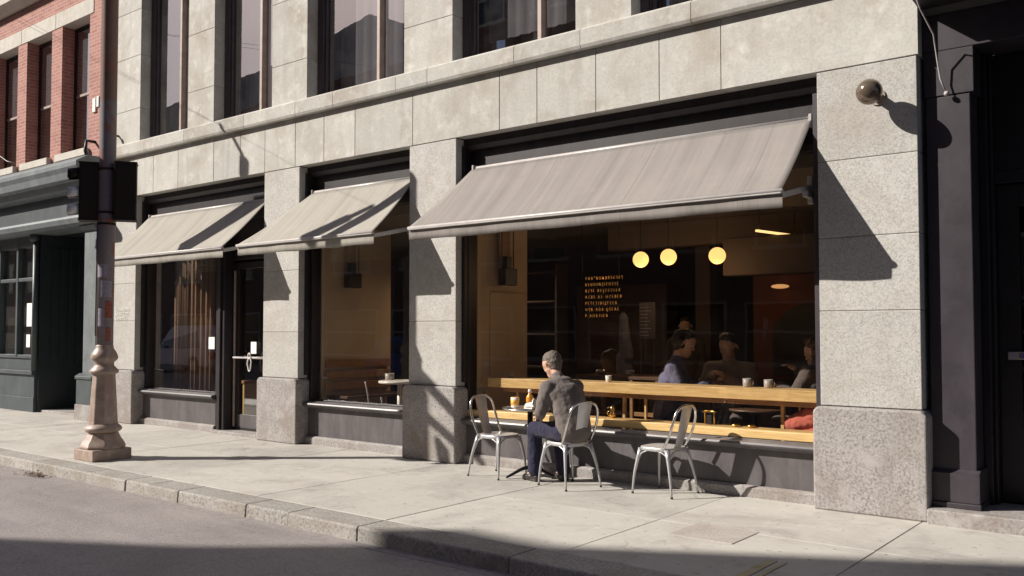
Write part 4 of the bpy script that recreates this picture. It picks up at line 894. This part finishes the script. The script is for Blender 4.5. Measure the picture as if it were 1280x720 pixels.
def person(label, base, fdir, J, mats, hair='short', size=1.0, group=None):
    """J: joints in local (forward, left, up) metres"""
    Fv = Vector((fdir[0], fdir[1], 0)).normalized(); Lv = Vector((-Fv.y, Fv.x, 0)); U = Vector((0, 0, 1)); b0 = Vector((base[0], base[1], 0))
    def W(p): return b0+Fv*p[0]+Lv*p[1]+U*p[2]
    t = thing('person', label, 'person', (base[0], base[1], 0), group)
    j = {k: W(v) for k, v in J.items()}
    hd = J.get('face', (1, 0, -.25)); Hf = (Fv*hd[0]+Lv*hd[1]+U*hd[2]).normalized(); Hl = U.cross(Hf).normalized(); Hu = Hf.cross(Hl).normalized()
    H = j['head']
    def HW(f_, l_, u_): return H+(Hf*f_+Hl*l_+Hu*u_)*1.14
    spine = (j['chest']-j['pelvis']); wide = Lv
    body = []
    # head
    body += [(HW(-.02, 0, .03), .094, HW(.02, 0, .03), .088, Hl, .90), (HW(.03, 0, -.03), .070, HW(.05, 0, -.075), .046, Hl, .92),
             (HW(.06, 0, -.085), .024, HW(.068, 0, -.085), .020), (HW(.084, 0, .012), .009, HW(.100, 0, -.022), .012), (HW(.078, .03, .035), .014, HW(.078, -.03, .035), .014),
             (HW(.082, .018, -.055), .010, HW(.082, -.018, -.055), .010)]
    for s_ in (1, -1): body += [(HW(-.005, s_*.078, .02), .014, HW(-.012, s_*.082, -.012), .010), (HW(.066, s_*.035, -.015), .018, HW(.05, s_*.04, -.03), .018)]
    body += [(j['neck'], .052, HW(-.02, 0, -.04), .050)]
    def torso(e):
        a = [(j['pelvis'], .120+e, j['belly'], .122+e, wide, 1.32), (j['belly'], .122+e, j['chest'], .124+e, wide, 1.36),
             (j['chest'], .118+e, j['chest'].lerp(j['neck'], .5), .088+e, wide, 1.6), (j['chest'].lerp(j['neck'], .5), .07+e*.6, j['neck'], .054+e*.6)]
        return a
    body += torso(-.012)
    arms = []; legs = []; hands = []
    for s_, S in ((1, 'l'), (-1, 'r')):
        sh, el, wr = j['sh_'+S], j['el_'+S], j['wr_'+S]
        arms.append((sh, el, wr)); body += [(j['chest'].lerp(sh, .5)+U*.0, .06, sh, .052), (sh, .047, el, .036), (el, .036, wr, .024)]
        hdv = (W(J['hand_'+S])-wr).normalized(); pw = hdv.cross(U).normalized()
        if 'palm_'+S in J: pw = (W(J['palm_'+S])-b0).normalized()
        nrm = pw.cross(hdv).normalized()
        if nrm.z < 0: nrm = -nrm
        body += [(wr, .024, wr+hdv*.05, .026, pw, 1.35), (wr+hdv*.05, .020, wr+hdv*.085, .016, pw, 1.9)]
        for q, (o_, ln) in enumerate(((-.030, .062), (-.010, .074), (.010, .070), (.030, .056))):
            k0 = wr+hdv*.085+pw*o_; k1 = k0+hdv*ln*.5-nrm*.008; k2 = k1+hdv*ln*.35-nrm*.026
            body += [(k0, .0095, k1, .0088), (k1, .0088, k2, .0075)]
        k0 = wr+hdv*.03+pw*.028*(-s_); k1 = k0+hdv*.03+pw*.028*(-s_)-nrm*.01; k2 = k1+hdv*.03-nrm*.012
        body += [(k0, .012, k1, .0105), (k1, .0105, k2, .009)]
        hp, kn, an, to = j['hip_'+S], j['kn_'+S], j['an_'+S], j['toe_'+S]
        body += [(hp, .080, kn, .052), (kn, .052, an, .034), (an, .030, to, .026)]
    skinned('body', body, mats['skin'], t, .0075, 3)
    # clothing
    top = torso(.026)+[(j['pelvis']-U*.03, .135, j['pelvis']+U*.05, .132, wide, 1.34), (j['sh_l'].lerp(j['sh_r'], .12), .085, j['sh_l'].lerp(j['sh_r'], .88), .085)]
    for sh, el, wr in arms:
        end = wr.lerp(el, .04)
        top += [(j['chest'].lerp(sh, .45), .088, sh, .082), (sh, .080, el, .064), (el, .064, end, .047)]
    top += [(j['neck']-U*.03, .066, j['neck']+Hu*.012, .060)] if mats.get('collar', True) else []
    skinned('jacket' if 'jacket' in mats else 'shirt', top, mats.get('jacket', mats.get('shirt')), t, .011, 8, .026, .13)
    tr = [(j['pelvis']-U*.01, .128, j['pelvis']+spine*.15, .118, wide, 1.25)]
    for s_, S in ((1, 'l'), (-1, 'r')):
        hp, kn, an = j['hip_'+S], j['kn_'+S], j['an_'+S]
        tr += [(hp, .102, kn, .080), (kn, .080, an.lerp(kn, .03), .074)]
    skinned('trousers', tr, mats['trousers'], t, .010, 4, .018)
    for S in 'lr':
        an, to = j['an_'+S], j['toe_'+S]; d = (to-an); d.z = 0; d.normalize(); a0 = Vector((an.x, an.y, 0))
        skinned('shoe', [(a0-d*.03+U*.045, .040, a0+d*.06+U*.048, .042), (a0+d*.06+U*.042, .040, a0+d*.17+U*.032, .030, d.cross(U), 1.2), (a0+U*.06, .040, a0+U*.09, .040),
                         (a0-d*.04+U*.012, .016, a0+d*.18+U*.012, .016, d.cross(U), 2.6)], mats['shoe'], t, .008, 2)
    # hair
    hp_ = [(HW(-.034, 0, .042), .096, HW(.000, 0, .058), .086, Hl, .93), (HW(-.052, 0, .0), .074, HW(-.046, 0, -.035), .058, Hl, 1.08)]
    if hair == 'full': hp_ += [(HW(.015, 0, .095), .058, HW(.045, .01, .108), .034, Hl, 1.4), (HW(-.03, .06, .02), .04, HW(-.01, .06, -.02), .03), (HW(-.03, -.06, .02), .04, HW(-.01, -.06, -.02), .03)]
    if hair == 'bun': hp_ += [(HW(-.11, 0, .05), .045, HW(-.12, 0, .05), .04), (HW(.02, 0, .08), .055, HW(.05, 0, .08), .03, Hl, 1.4)]
    skinned('hair', hp_, mats['hair'], t, .006, 2, .010, .018)
    for s_ in (1, -1):
        e = MB().sphere(HW(.079, s_*.030, .010), .0115, 12, 8); e.build('eye', M['white'], t)
        MB().sphere(HW(.0885, s_*.030, .010), .005, 8, 6).build('pupil', M['dark_paint'], t)
    t.scale = (size, size, size)
    return t, W, HW

man, W, HW = person('seated person in dark grey jacket and navy trousers at the outdoor round table', (-5.13, 7.46), (-.95, .31),
    dict(pelvis=(0, 0, .565), belly=(.05, 0, .72), chest=(.15, 0, .90), neck=(.28, 0, 1.08), head=(.375, 0, 1.205), face=(1, .05, -.6),
         sh_l=(.20, .195, .98), el_l=(.20, .275, .735), wr_l=(.37, .16, .68), hand_l=(.47, .10, .66),
         sh_r=(.22, -.195, .98), el_r=(.36, -.26, .80), wr_r=(.55, -.10, .80), hand_r=(.64, -.04, .79),
         hip_l=(.03, .10, .55), kn_l=(.50, .14, .545), an_l=(.50, .13, .10), toe_l=(.66, .14, .03),
         hip_r=(.03, -.10, .55), kn_r=(.47, -.14, .55), an_r=(.38, -.15, .10), toe_r=(.54, -.16, .03)),
    dict(skin=M['skin'], jacket=M['jacket'], trousers=M['navy'], shoe=M['black_leather'], hair=M['hair_grey']))
cl = MB().tube([W((.28+.052*math.cos(a)-.018, .062*math.sin(a), 1.078+.012*math.cos(a))) for a in [2*math.pi*k/18 for k in range(18)]], .015, 8, closed=True).build('collar', M['jacket'], man)
ph = MB().box(-.075, .075, -.036, .036, -.005, .005)
pc = W((.50, .09, .672)); rotm = Matrix.Rotation(R(160), 3, 'Z') @ Matrix.Rotation(R(-8), 3, 'Y')
ph.v = [tuple(pc+rotm @ Vector(v)) for v in ph.v]
tag(ph.build('phone', M['dark_paint'], None, .004, 2), 'dark phone held in the lap of the person in the grey jacket', 'phone')
# shirt collar edge
SE = dict(pelvis=(0, 0, .56), belly=(.02, 0, .72), chest=(.06, 0, .92), neck=(.10, 0, 1.13), head=(.15, 0, 1.285), face=(1, 0, -.3),
          sh_l=(.08, .19, 1.03), el_l=(.20, .25, .80), wr_l=(.42, .14, .90), hand_l=(.52, .10, .90),
          sh_r=(.08, -.19, 1.03), el_r=(.20, -.25, .80), wr_r=(.42, -.12, .90), hand_r=(.52, -.06, .90),
          hip_l=(.03, .10, .54), kn_l=(.46, .14, .55), an_l=(.42, .14, .10), toe_l=(.58, .15, .03),
          hip_r=(.03, -.10, .54), kn_r=(.46, -.14, .55), an_r=(.38, -.14, .10), toe_r=(.54, -.15, .03))
def mod(**k): d = dict(SE); d.update(k); return d
person('person in blue grey shirt sitting inside the window, seen from behind, dark hair', (-4.88, 8.92), (.9, .35),
       mod(head=(.17, 0, 1.29), face=(1, .1, -.35)), dict(skin=M['skin2'], shirt=M['blue_shirt'], trousers=M['denim'], shoe=M['black_leather'], hair=M['hair_dark']), 'full', 1.1)
person('person with dark hair facing the street between the two other cafe guests', (-4.38, 9.50), (.25, -1),
       mod(head=(.14, 0, 1.25), face=(1, -.3, -.25), wr_l=(.40, .02, .97), hand_l=(.5, .0, .97), wr_r=(.42, -.10, 1.0), hand_r=(.50, -.02, 1.02)), dict(skin=M['skin2'], shirt=M['pale_cloth'], trousers=M['dark_cloth'], shoe=M['black_leather'], hair=M['hair_dark']), 'full', 1.1)
person('person in dark jacket at the right end of the bar, partly behind the pillar', (-3.10, 8.98), (-.95, .30),
       mod(head=(.13, 0, 1.21), face=(1, .1, -.25), wr_r=(.36, -.02, 1.05), hand_r=(.42, .02, 1.09)), dict(skin=M['skin2'], jacket=M['dark_cloth'], trousers=M['dark_cloth'], shoe=M['black_leather'], hair=M['hair_brown']), 'full', 1.1)
ST = dict(pelvis=(0, 0, .93), belly=(.0, 0, 1.06), chest=(.0, 0, 1.25), neck=(.0, 0, 1.48), head=(.02, 0, 1.62), face=(1, 0, -.1),
          sh_l=(0, .19, 1.40), el_l=(-.02, .24, 1.12), wr_l=(.08, .22, .90), hand_l=(.1, .22, .8),
          sh_r=(0, -.19, 1.40), el_r=(-.02, -.24, 1.12), wr_r=(.08, -.22, .90), hand_r=(.1, -.22, .8),
          hip_l=(0, .09, .90), kn_l=(.01, .10, .50), an_l=(0, .10, .09), toe_l=(.13, .12, .03),
          hip_r=(0, -.09, .90), kn_r=(.01, -.10, .50), an_r=(0, -.10, .09), toe_r=(.13, -.12, .03))
person('dark clothed person standing far back inside the dark cafe', (-6.15, 11.8), (.4, -1), ST,
       dict(skin=M['skin2'], shirt=M['dark_cloth'], trousers=M['dark_cloth'], shoe=M['black_leather'], hair=M['hair_dark']), 'full')

# ================================================================== CAFE INTERIOR
bar = thing('window_bar', 'long honey coloured wooden bar counter running inside the big window', 'counter', (-5, 8.4, 0))
MB().box(-6.95, -2.86, 8.27, 8.62, .893, 1.0).build('bar_top', M['wood'], bar, .004, 2)
MB().box(-6.75, -2.86, 8.32, 8.58, .842, .891).build('bar_rail', M['wood_mid'], bar, .004, 1)
for x in (-5.20, -3.40): MB().box(x-.018, x+.018, 8.52, 8.56, .02, .852).build('leg', M['wood'], bar, .004, 1)
for x in (-6.6, -5.14+.28): MB().box(x-.012, x+.012, 8.40, 8.43, .02, .852).build('leg', M['wood'], bar, .003, 1)
MB().box(-7.15, -2.812, 8.077, 8.36, .548, .624).build('window_ledge', M['wood'], wc, .005, 2)
cup('cup', -5.32, 8.40, 1.0, .072, .030, .036, M['white'], 'white cup on the bar just right of the seated man', 'cup')
cup('cup', -6.72, 8.44, 1.0, .06, .028, .033, M['grey_mug'], 'small dull cup near the left end of the bar', 'cup')
cup('mug', -3.76, 8.52, 1.0, .085, .042, .044, M['grey_mug'], 'left one of two grey mugs on the bar among the guests', 'mug', True)
cup('mug', -3.53, 8.50, 1.0, .082, .042, .044, M['grey_mug'], 'right one of two grey mugs on the bar, nearer the pillar', 'mug', True)
bg_ = thing('coral_bag', 'coral pink cloth bag slumped behind the window ledge at right', 'bag', (-3.18, 8.55, .5))
skinned('bag_body', [((-3.28, 8.52, .66), .09, (-3.08, 8.50, .74), .11), ((-3.22, 8.52, .50), .11, (-3.0, 8.52, .56), .13), ((-3.05, 8.5, .78), .07, (-2.98, 8.5, .80), .07)], M['pink_cloth'], bg_, .01, 3, .03)
MB().tube(smooth_path([(-3.2, 8.44, .80), (-3.16, 8.42, .88), (-3.08, 8.42, .89), (-3.02, 8.44, .82)], 4), .010, 8).build('strap', M['wood_mid'], bg_)
bn = thing('bench', 'dark wooden bench holding the coral bag inside the window', 'bench', (-3.2, 8.6, 0))
MB().box(-3.5, -2.88, 8.36, 8.74, .38, .415).build('seat', M['wood_dark'], bn, .008, 1)
for x in (-3.46, -2.92):
    for y in (8.40, 8.70): MB().box(x-.02, x+.02, y-.02, y+.02, .02, .38).build('leg', M['wood_dark'], bn, .004, 1)
# stools / chairs of the guests
def stool(x, y, h, label, mat=M['wood_dark']):
    t = thing('stool', label, 'stool', (x, y, 0), 'wooden stools inside the cafe')
    MB().lathe([(.16, h-.03), (.175, h-.022), (.175, h-.006), (.165, h)], (x, y, 0), 24).build('seat', mat, t)
    for k in range(4):
        a = R(45+90*k); MB().tube([(x+.11*math.cos(a), y+.11*math.sin(a), h-.03), (x+.17*math.cos(a), y+.17*math.sin(a), .02)], .014, 8).build('leg', mat, t)
    MB().tube([(x+.15*math.cos(a), y+.15*math.sin(a), .22) for a in [2*math.pi*k/20 for k in range(20)]], .007, 6, closed=True).build('foot_ring', M['gold'], t)
stool(-4.88, 8.92, .50, 'wooden stool under the guest in the blue grey shirt')
stool(-4.38, 9.51, .50, 'wooden stool under the guest facing the street')
stool(-3.10, 8.98, .50, 'wooden stool under the guest in the dark jacket')
it = thing('cafe_table', 'dark round table inside, between the three cafe guests', 'table', (-3.95, 9.2, 0))
MB().lathe([(.28, .70), (.30, .705), (.30, .725), (.28, .73)], (-3.95, 9.2, 0), 32).build('tabletop', M['wood_dark'], it)
MB().tube([(-3.95, 9.2, .02), (-3.95, 9.2, .70)], .03, 12).lathe([(.2, .02), (.19, .035), (.03, .05)], (-3.95, 9.2, 0), 20).build('post', M['dark_paint'], it)
gb = thing('brass_lantern', 'small brass lantern standing on the ledge behind the lone chair', 'lantern', (-4.06, 8.3, .626))
MB().tube([(-4.11, 8.29, .626), (-4.11, 8.29, .76), (-4.01, 8.29, .76), (-4.01, 8.29, .626)], .008, 8).box(-4.13, -3.99, 8.27, 8.32, .742, .758).build('frame', M['gold'], gb)
MB().box(-4.09, -4.03, 8.275, 8.31, .627, .72).build('vessel', M['dark_paint'], gb, .005, 1)
t = thing('brass_jug', 'little chrome and brass jug on the ledge beside the chair back', 'jug', (-5.2, 8.29, .626))
MB().lathe([(.03, 0), (.04, .03), (.022, .07), (.03, .10), (.012, .125)], (-5.2, 8.29, .627), 18).build('jug_body', M['gold'], t)
MB().tube([(-5.235, 8.29, .70), (-5.27, 8.29, .68), (-5.25, 8.29, .64)], .006, 6).build('handle', M['gold'], t)
for x, lab in ((-3.78, 'left one of two low brass dishes on the ledge'), (-3.62, 'right one of two low brass dishes on the ledge')):
    tag(MB().lathe([(.035, 0), (.05, .012), (.03, .022), (.01, .024)], (x, 8.29, .627), 18).build('brass_dish', M['gold']), lab, 'dish')
# pendants
PL = [(-5.84, 10.0, 2.478), (-5.44, 10.0, 2.49), (-4.78, 10.0, 2.472)]
labs = ['leftmost of the three glowing globe pendants', 'middle one of the three glowing globe pendants', 'rightmost glowing globe pendant, set apart from the other two']
for (x, y, z), lab in zip(PL, labs):
    t = thing('pendant_lamp', lab, 'pendant lamp', (x, y, z), 'glowing globe pendants inside the cafe')
    MB().sphere((x, y, z), .102, 28, 18).build('globe', M['globe'], t)
    pl = bpy.data.lights.new('bulb', 'POINT'); pl.energy = 2.2; pl.color = (1, .66, .36); pl.shadow_soft_size = .1
    po = bpy.data.objects.new('bulb', pl); COL.objects.link(po); po.parent = t; po.location = (0, 0, -.2)
    MB().tube([(x, y, z+.09), (x, y, z+.12)], .02, 12).tube([(x, y, z+.1), (x, y, IZ)], .005, 6).build('cord', M['dark_paint'], t)
tl = thing('tube_light', 'slim glowing tube light under the cafe ceiling at right', 'tube light', (-4, 10.2, 2.9))
def px_pt(x, y, Y):
    """helper used once for the slanted tube: a point of the room at depth Y"""
    return Vector((x, Y, y))
MB().bar((-4.28, 10.0, 2.74), (-4.12, 10.9, 2.74), .03, .025).build('tube', M['tube'], tl)
MB().tube([(-4.27, 10.05, 2.75), (-4.27, 10.05, IZ)], .006, 6).tube([(-4.13, 10.8, 2.75), (-4.13, 10.8, IZ)], .006, 6).build('hanger', M['dark_paint'], tl)
dl = thing('oven_light', 'small glowing hood lamp above the arched niche', 'lamp', (-4.5, 11.8, 2.0))
MB().sphere((-4.72, 11.8, 2.17), .12, 16, 8, 1, 1, .25).build('shade', M['tube_dim'], dl)
MB().tube([(-4.72, 11.8, 2.18), (-4.72, 11.8, IZ)], .006, 6).build('cord', M['dark_paint'], dl)
# wall lamps / dark boxes hung on beige walls
def wall_box(X, Y, z, label):
    t = thing('hanging_lamp', label, 'lamp', (X, Y, z), 'dark box lamps hanging by the beige walls')
    MB().box(X-.06, X+.06, Y-.12, Y+.12, z-.19, z+.02).build('box', M['dark_paint'], t, .006, 1)
    MB().box(X-.04, X+.04, Y-.07, Y+.03, z+.02, z+.17).build('neck', M['dark_paint'], t, .006, 1)
    MB().tube([(X, Y-.12, z), (X, Y-.12, IZ)], .008, 6).tube([(X, Y+.11, z), (X, Y+.11, IZ)], .008, 6).build('hanger', M['dark_paint'], t)
    MB().box(X-.065 if X < -9 else X-.05, X-.055 if X < -9 else X-.045, Y-.11, Y+.1, z+.05, IZ-.02).build('back_board', M['wood_mid'], t)
wall_box(-9.90, 8.74, 2.38, 'dark box lamp hanging against the beige wall in the middle window')
wall_box(-6.98, 8.70, 2.32, 'dark box lamp hanging against the beige wall in the big window')
# bay B furniture
bt = thing('round_table', 'white round pedestal table inside the middle window', 'table', (-8.75, 8.75, 0))
MB().lathe([(.26, .85), (.29, .86), (.29, .885), (.27, .892)], (-8.80, 8.62, 0), 32).build('tabletop', M['white'], bt)
MB().tube([(-8.80, 8.62, .02), (-8.80, 8.62, .855)], .035, 12).lathe([(.2, .02), (.19, .035), (.03, .05)], (-8.8, 8.62, 0), 20).build('post', M['white'], bt)
cup('mug', -9.0, 8.62, .892, .09, .06, .065, M['grey_mug'], 'pale bowl shaped mug on the white table in the middle window', 'mug')
bc = thing('bench', 'dark slatted wooden bench along the beige wall in the middle window', 'bench', (-9.7, 9.1, 0))
m = MB()
for z in (.72, .88, 1.04): m.box(-9.98, -9.94, 8.30, 9.55, z, z+.11)
m.build('back_slats', M['wood_mid'], bc, .005, 1)
MB().box(-9.94, -9.5, 8.30, 9.55, .62, .66).build('seat', M['wood_dark'], bc, .005, 1)
for y in (8.32, 9.45): MB().box(-9.93, -9.55, y, y+.06, .02, .62).build('leg_frame', M['wood_dark'], bc, .005, 1)
MB().box(-9.9, -8.6, 9.95, 9.99, .85, 1.25).build('back_slats', M['wood_mid'], bc, .005, 1)
t = thing('cafe_chair', 'pale bent leg chair beside the white table in the middle window', 'chair', (-9.2, 8.7, 0))
MB().tube(smooth_path([(-9.28, 8.50, .46), (-9.30, 8.5, .66), (-9.36, 8.5, .86)], 4), .011, 8).tube(smooth_path([(-9.0, 8.5, .46), (-9.02, 8.5, .58), (-9.04, 8.5, .66)], 4), .011, 8).build('back_frame', M['white_metal'], t)
MB().box(-9.32, -8.98, 8.48, 8.84, .43, .46).build('seat', M['white_metal'], t, .01, 1)
for x in (-9.3, -9.0):
    for y in (8.5, 8.82): MB().tube([(x, y, .43), (x*1.002, y, .02)], .011, 8).build('leg', M['white_metal'], t)
tb2 = thing('linear_lamp', 'thin warm strip lamp high in the middle window', 'lamp', (-8.6, 10, 2.6))
MB().box(-9.6, -8.2, 10.4, 10.43, 2.42, 2.44).build('tube', M['tube'], tb2)
al = bpy.data.lights.new('strip', 'AREA'); al.shape = 'RECTANGLE'; al.size = 1.4; al.size_y = .05; al.energy = 9; al.color = (1, .74, .48)
ao = bpy.data.objects.new('strip', al); COL.objects.link(ao); ao.parent = tb2; ao.location = (-.3, .415, -.19)
MB().tube([(-9.5, 10.41, 2.44), (-9.5, 10.41, IZ)], .005, 6).tube([(-8.3, 10.41, 2.44), (-8.3, 10.41, IZ)], .005, 6).build('hanger', M['dark_paint'], tb2)
# bay A: drapes and a small table
def drape(x0, x1, y, label):
    m = MB(); n = 60; vs_ = []
    for z in (.05, IZ-.02):
        for k in range(n+1): vs_.append((x0+(x1-x0)*k/n, y+.03*math.sin(k*.85)+.01*math.sin(k*.31), z))
    m.add(vs_, [(k, k+1, n+2+k, n+1+k) for k in range(n)], True)
    o = m.build('curtain', M['drape']); sf = o.modifiers.new('s', 'SOLIDIFY'); sf.thickness = .004
    tag(o, label, 'curtain'); return o
drape(-14.3, -13.1, 8.55, 'brown curtain hanging inside the left shop window')
t = thing('side_table', 'low warm wood table inside the left shop window', 'table', (-13.3, 9.0, 0))
MB().box(-13.8, -12.6, 8.8, 9.15, .70, .75).build('tabletop', M['wood_mid'], t, .006, 1)
for x in (-13.75, -12.65): MB().box(x-.02, x+.02, 8.82, 9.13, .02, .70).build('leg', M['wood'], t)
# back of the big room: shelves, menu board, counter
cnt = thing('service_counter', 'dark service counter with shelves at the back of the cafe', 'counter', (-6, 13, 0))
MB().box(-7.6, -5.0, 12.9, 13.4, .02, 1.0).build('counter_body', M['wood_dark'], cnt, .01, 1)
MB().box(-7.65, -4.95, 12.85, 13.45, 1.0, 1.04).build('counter_top', M['wood_mid'], cnt, .005, 1)
sh = thing('shelf_unit', 'dark shelf unit with uprights deep inside the cafe', 'shelves', (-9, 12, 0))
m = MB()
for z in (.5, 1.0, 1.5, 2.0, 2.45): m.box(-9.6, -7.9, 11.0, 11.3, z, z+.03)
m.build('shelf', M['dark_wall'], sh, .004, 1)
for x in (-9.6, -8.75, -7.9): MB().box(x-.02, x+.02, 11.0, 11.3, .02, 2.6).build('upright', M['dark_wall'], sh, .004, 1)
mbd = thing('menu_board', 'small upright chalk menu board with faint writing behind the bar', 'menu board', (-6.2, 11, 1.2))
MB().box(-6.22, -5.98, 10.6, 10.63, 1.45, 1.95).build('board', M['chalk'], mbd, .004, 1)
m = MB()
for k in range(9): m.box(-6.20, -6.02-random.uniform(0, .07), 10.593, 10.599, 1.50+k*.047, 1.51+k*.047)
m.build('chalk_lines', plain('chalk_marks', (.35, .33, .34), .9), mbd)
MB().tube([(-6.2, 10.62, .02), (-6.2, 10.62, 1.5)], .01, 6).tube([(-6.0, 10.62, .02), (-6.0, 10.62, 1.5)], .01, 6).build('stand', M['dark_paint'], mbd)
t = thing('cafe_table', 'wood framed table behind the bar, left of the guest in blue', 'table', (-5.8, 9.5, 0))
MB().box(-6.35, -5.15, 9.25, 9.85, .98, 1.02).build('tabletop', M['wood_dark'], t, .006, 1)
for x in (-6.3, -5.55, -5.2):
    for y in (9.28, 9.82): MB().box(x-.022, x+.022, y-.022, y+.022, .02, .98).build('leg', M['wood_mid'], t, .003, 1)
MB().box(-6.3, -5.2, 9.27, 9.29, .55, .60).build('stretcher', M['wood_mid'], t, .003, 1)
tag(MB().sphere((-6.1, 9.45, 1.06), .045, 14, 10, 1.6, 1, .8).build('silver_bowl', M['chrome']), 'small shiny bowl on the wood framed table', 'bowl')
tag(MB().lathe([(.03, 0), (.05, .05), (.052, .06)], (-5.7, 9.5, 1.021), 16).build('white_bowl', M['white']), 'small white bowl at the middle of the wood framed table', 'bowl')
ct = thing('coat_rack', 'dim grey coat hanging on a rack left of the menu board', 'coat', (-6.6, 10.8, 0))
skinned('coat', [((-6.35, 10.4, 1.75), .06, (-6.3, 10.4, 1.2), .10), ((-6.35, 10.4, 1.2), .1, (-6.32, 10.4, .9), .12)], plain('dim_blue_cloth', (.13, .13, .17), .9), ct, .012, 3, .03)
MB().tube([(-6.35, 10.42, .02), (-6.35, 10.42, 1.85)], .012, 8).build('stand', M['dark_paint'], ct)

# ================================================================== ACROSS THE STREET (casts the shade, seen in reflections)
def opp(name, label, x0, x1, y, prof, mat, floors, bays, wz=3.1):
    t = thing(name, label, 'building', ((x0+x1)/2, y, 0))
    m = MB().extr([(x0, 0)]+prof+[(x1, 0)], 'y', y, y-12); m.build('wall', mat, t)
    ww = (x1-x0)/bays
    for f_ in range(floors):
        for b_ in range(bays):
            cx_ = x0+ww*(b_+.5); z0 = 1.1+f_*wz; hw = ww*.27
            if f_ == 0: z0 = .6; hw = ww*.4
            top = min([z for _, z in prof]) if cx_ < prof[1][0] else prof[-1][1]
            if z0+2.2 > top: continue
            wv = MB().box(cx_-hw, cx_-hw+.08, y, y+.04, z0, z0+1.9).box(cx_+hw-.08, cx_+hw, y, y+.04, z0, z0+1.9).box(cx_-hw+.08, cx_+hw-.08, y, y+.04, z0+1.82, z0+1.9).box(cx_-hw+.08, cx_+hw-.08, y, y+.04, z0+.9, z0+.98).box(cx_-hw-.1, cx_+hw+.1, y, y+.12, z0-.12, z0-.001).build('window', M['lintel'], t)
            MB().box(cx_-hw+.08, cx_+hw-.08, y+.002, y+.015, z0, z0+1.82).build('pane', M['glass_dark'], wv)
    return t
opp('brown_building', 'brown brick building across the street, reflected in the windows', -100, -23.5, -10, [(-100, 12.4), (-40, 12.4), (-35, 12.9), (-23.5, 12.9)], M['brick_b'], 4, 18)
opp('tall_building', 'taller dark building across the street with a steep roof edge', -23.49, 14, -10, [(-23.49, 12.95), (-22.2, 15.0), (-21.05, 17.0), (-19.9, 18.9), (14, 18.9)], M['brick_b'], 5, 13)

opp('gabled_building', 'pale gabled building in the block behind, its roofline reflected upstairs', -75, -20, -21, [(-75, 18.5), (-48, 19.9), (-41, 21.2), (-38, 20), (-33, 21), (-29.5, 23.5), (-27, 21.5), (-20, 21.5)], M['lintel'], 2, 18)
def car(label, x, y, z, L, Hh, roof, mat, flip=1, group='parked cars across the street'):
    t = thing('parked_car', label, 'car', (x, y, z), group); Wd = 1.8; k = L/4.6
    def P(px_, pz): return (x+flip*px_*k, z+pz)
    def loft(prof, ws, name, mt, par):
        m = MB(); n = len(prof); vs_ = []
        for s_ in (-1, 1):
            for (px_, pz), w_ in zip(prof, ws): X, Z = P(px_, pz); vs_.append((X, y+s_*w_/2, Z))
        m.add(vs_, [tuple(range(n)), tuple(range(2*n-1, n-1, -1))]+[(i, (i+1) % n, (i+1) % n+n, i+n) for i in range(n)])
        return m.build(name, mt, par, .05 if par is t else .02, 3)
    hb = roof
    body = [(-2.3, .32), (-2.3, .62), (-2.15, .80), (-1.2, .95), (-.95, .98), (1.9, 1.0), (2.2, .92), (2.3, .60), (2.28, .32)]
    for cx_ in (1.4, -1.45):
        arc = [(cx_+.36*math.cos(a), .32+.36*math.sin(a)) for a in [math.pi*q/8 for q in range(9)]]; body += arc
    bo = loft(body, [Wd]*len(body), 'body', mat, t)
    loft([(-1.15, .95), (-.45, hb-.05), (-.2, hb), (1.2, hb), (1.6, hb-.08), (2.1, .97)], [1.66, 1.4, 1.34, 1.34, 1.38, 1.62], 'cabin', mat, t)
    for s_ in (-1, 1):
        yy = lambda zz: y+s_*(.83-.17*(zz-.95)/(hb-.95)+.01)
        for (a, b_, c, d) in (((-.95, 1.0), (.35, 1.0), (.35, hb-.12), (-.35, hb-.12)), ((.45, 1.0), (1.75, 1.02), (1.38, hb-.12), (.45, hb-.12))):
            q = [(*[P(*p)[0]], yy(p[1]), P(*p)[1]) for p in (a, b_, c, d)]
            MB().quad(*q).build('side_window', M['glass_dark'], t)
    for cx_ in (1.4, -1.45):
        for s_ in (-1, 1):
            X, Z = P(cx_, .32); Z = z+.33
            ty = MB().tube([(X, y+s_*.70, Z), (X, y+s_*.90, Z)], .33, 24).build('wheel', M['rubber'], t, .02, 2)
            MB().tube([(X, y+s_*.89, Z), (X, y+s_*.91, Z)], .2, 16).build('rim', M['steel'], ty)
    for s_ in (-1, 1):
        X, Z = P(-2.28, .68); MB().box(X-.05, X+.05, y+s_*.55-.16, y+s_*.55+.16, Z-.08, Z+.08).build('headlight', M['lens'], t, .02, 2)
        X, Z = P(2.28, .75); MB().box(X-.05, X+.05, y+s_*.68-.13, y+s_*.68+.13, Z-.16, Z+.12).build('taillight', M['red_lens'], t, .02, 2)
        X, Z = P(-.8, 1.05); MB().box(X-.05, X+.05, y+s_*1.0-.1, y+s_*1.0+.1, Z-.05, Z+.08).build('mirror', mat, t, .02, 2)
    return t
car('white car parked across the street, mirrored in the left shop window', -33.8, -4.75, -.12, 5.0, 1.8, 1.95, M['car_white'], 1)
car('blue car parked across the street, mirrored in the middle window', -19.95, -4.5, -.12, 4.0, 1.4, 1.5, M['car_blue'], -1)
for o in list(COL.objects):
    if o.type == 'MESH' and len(o.data.polygons) == 0: print('EMPTY', o.name)
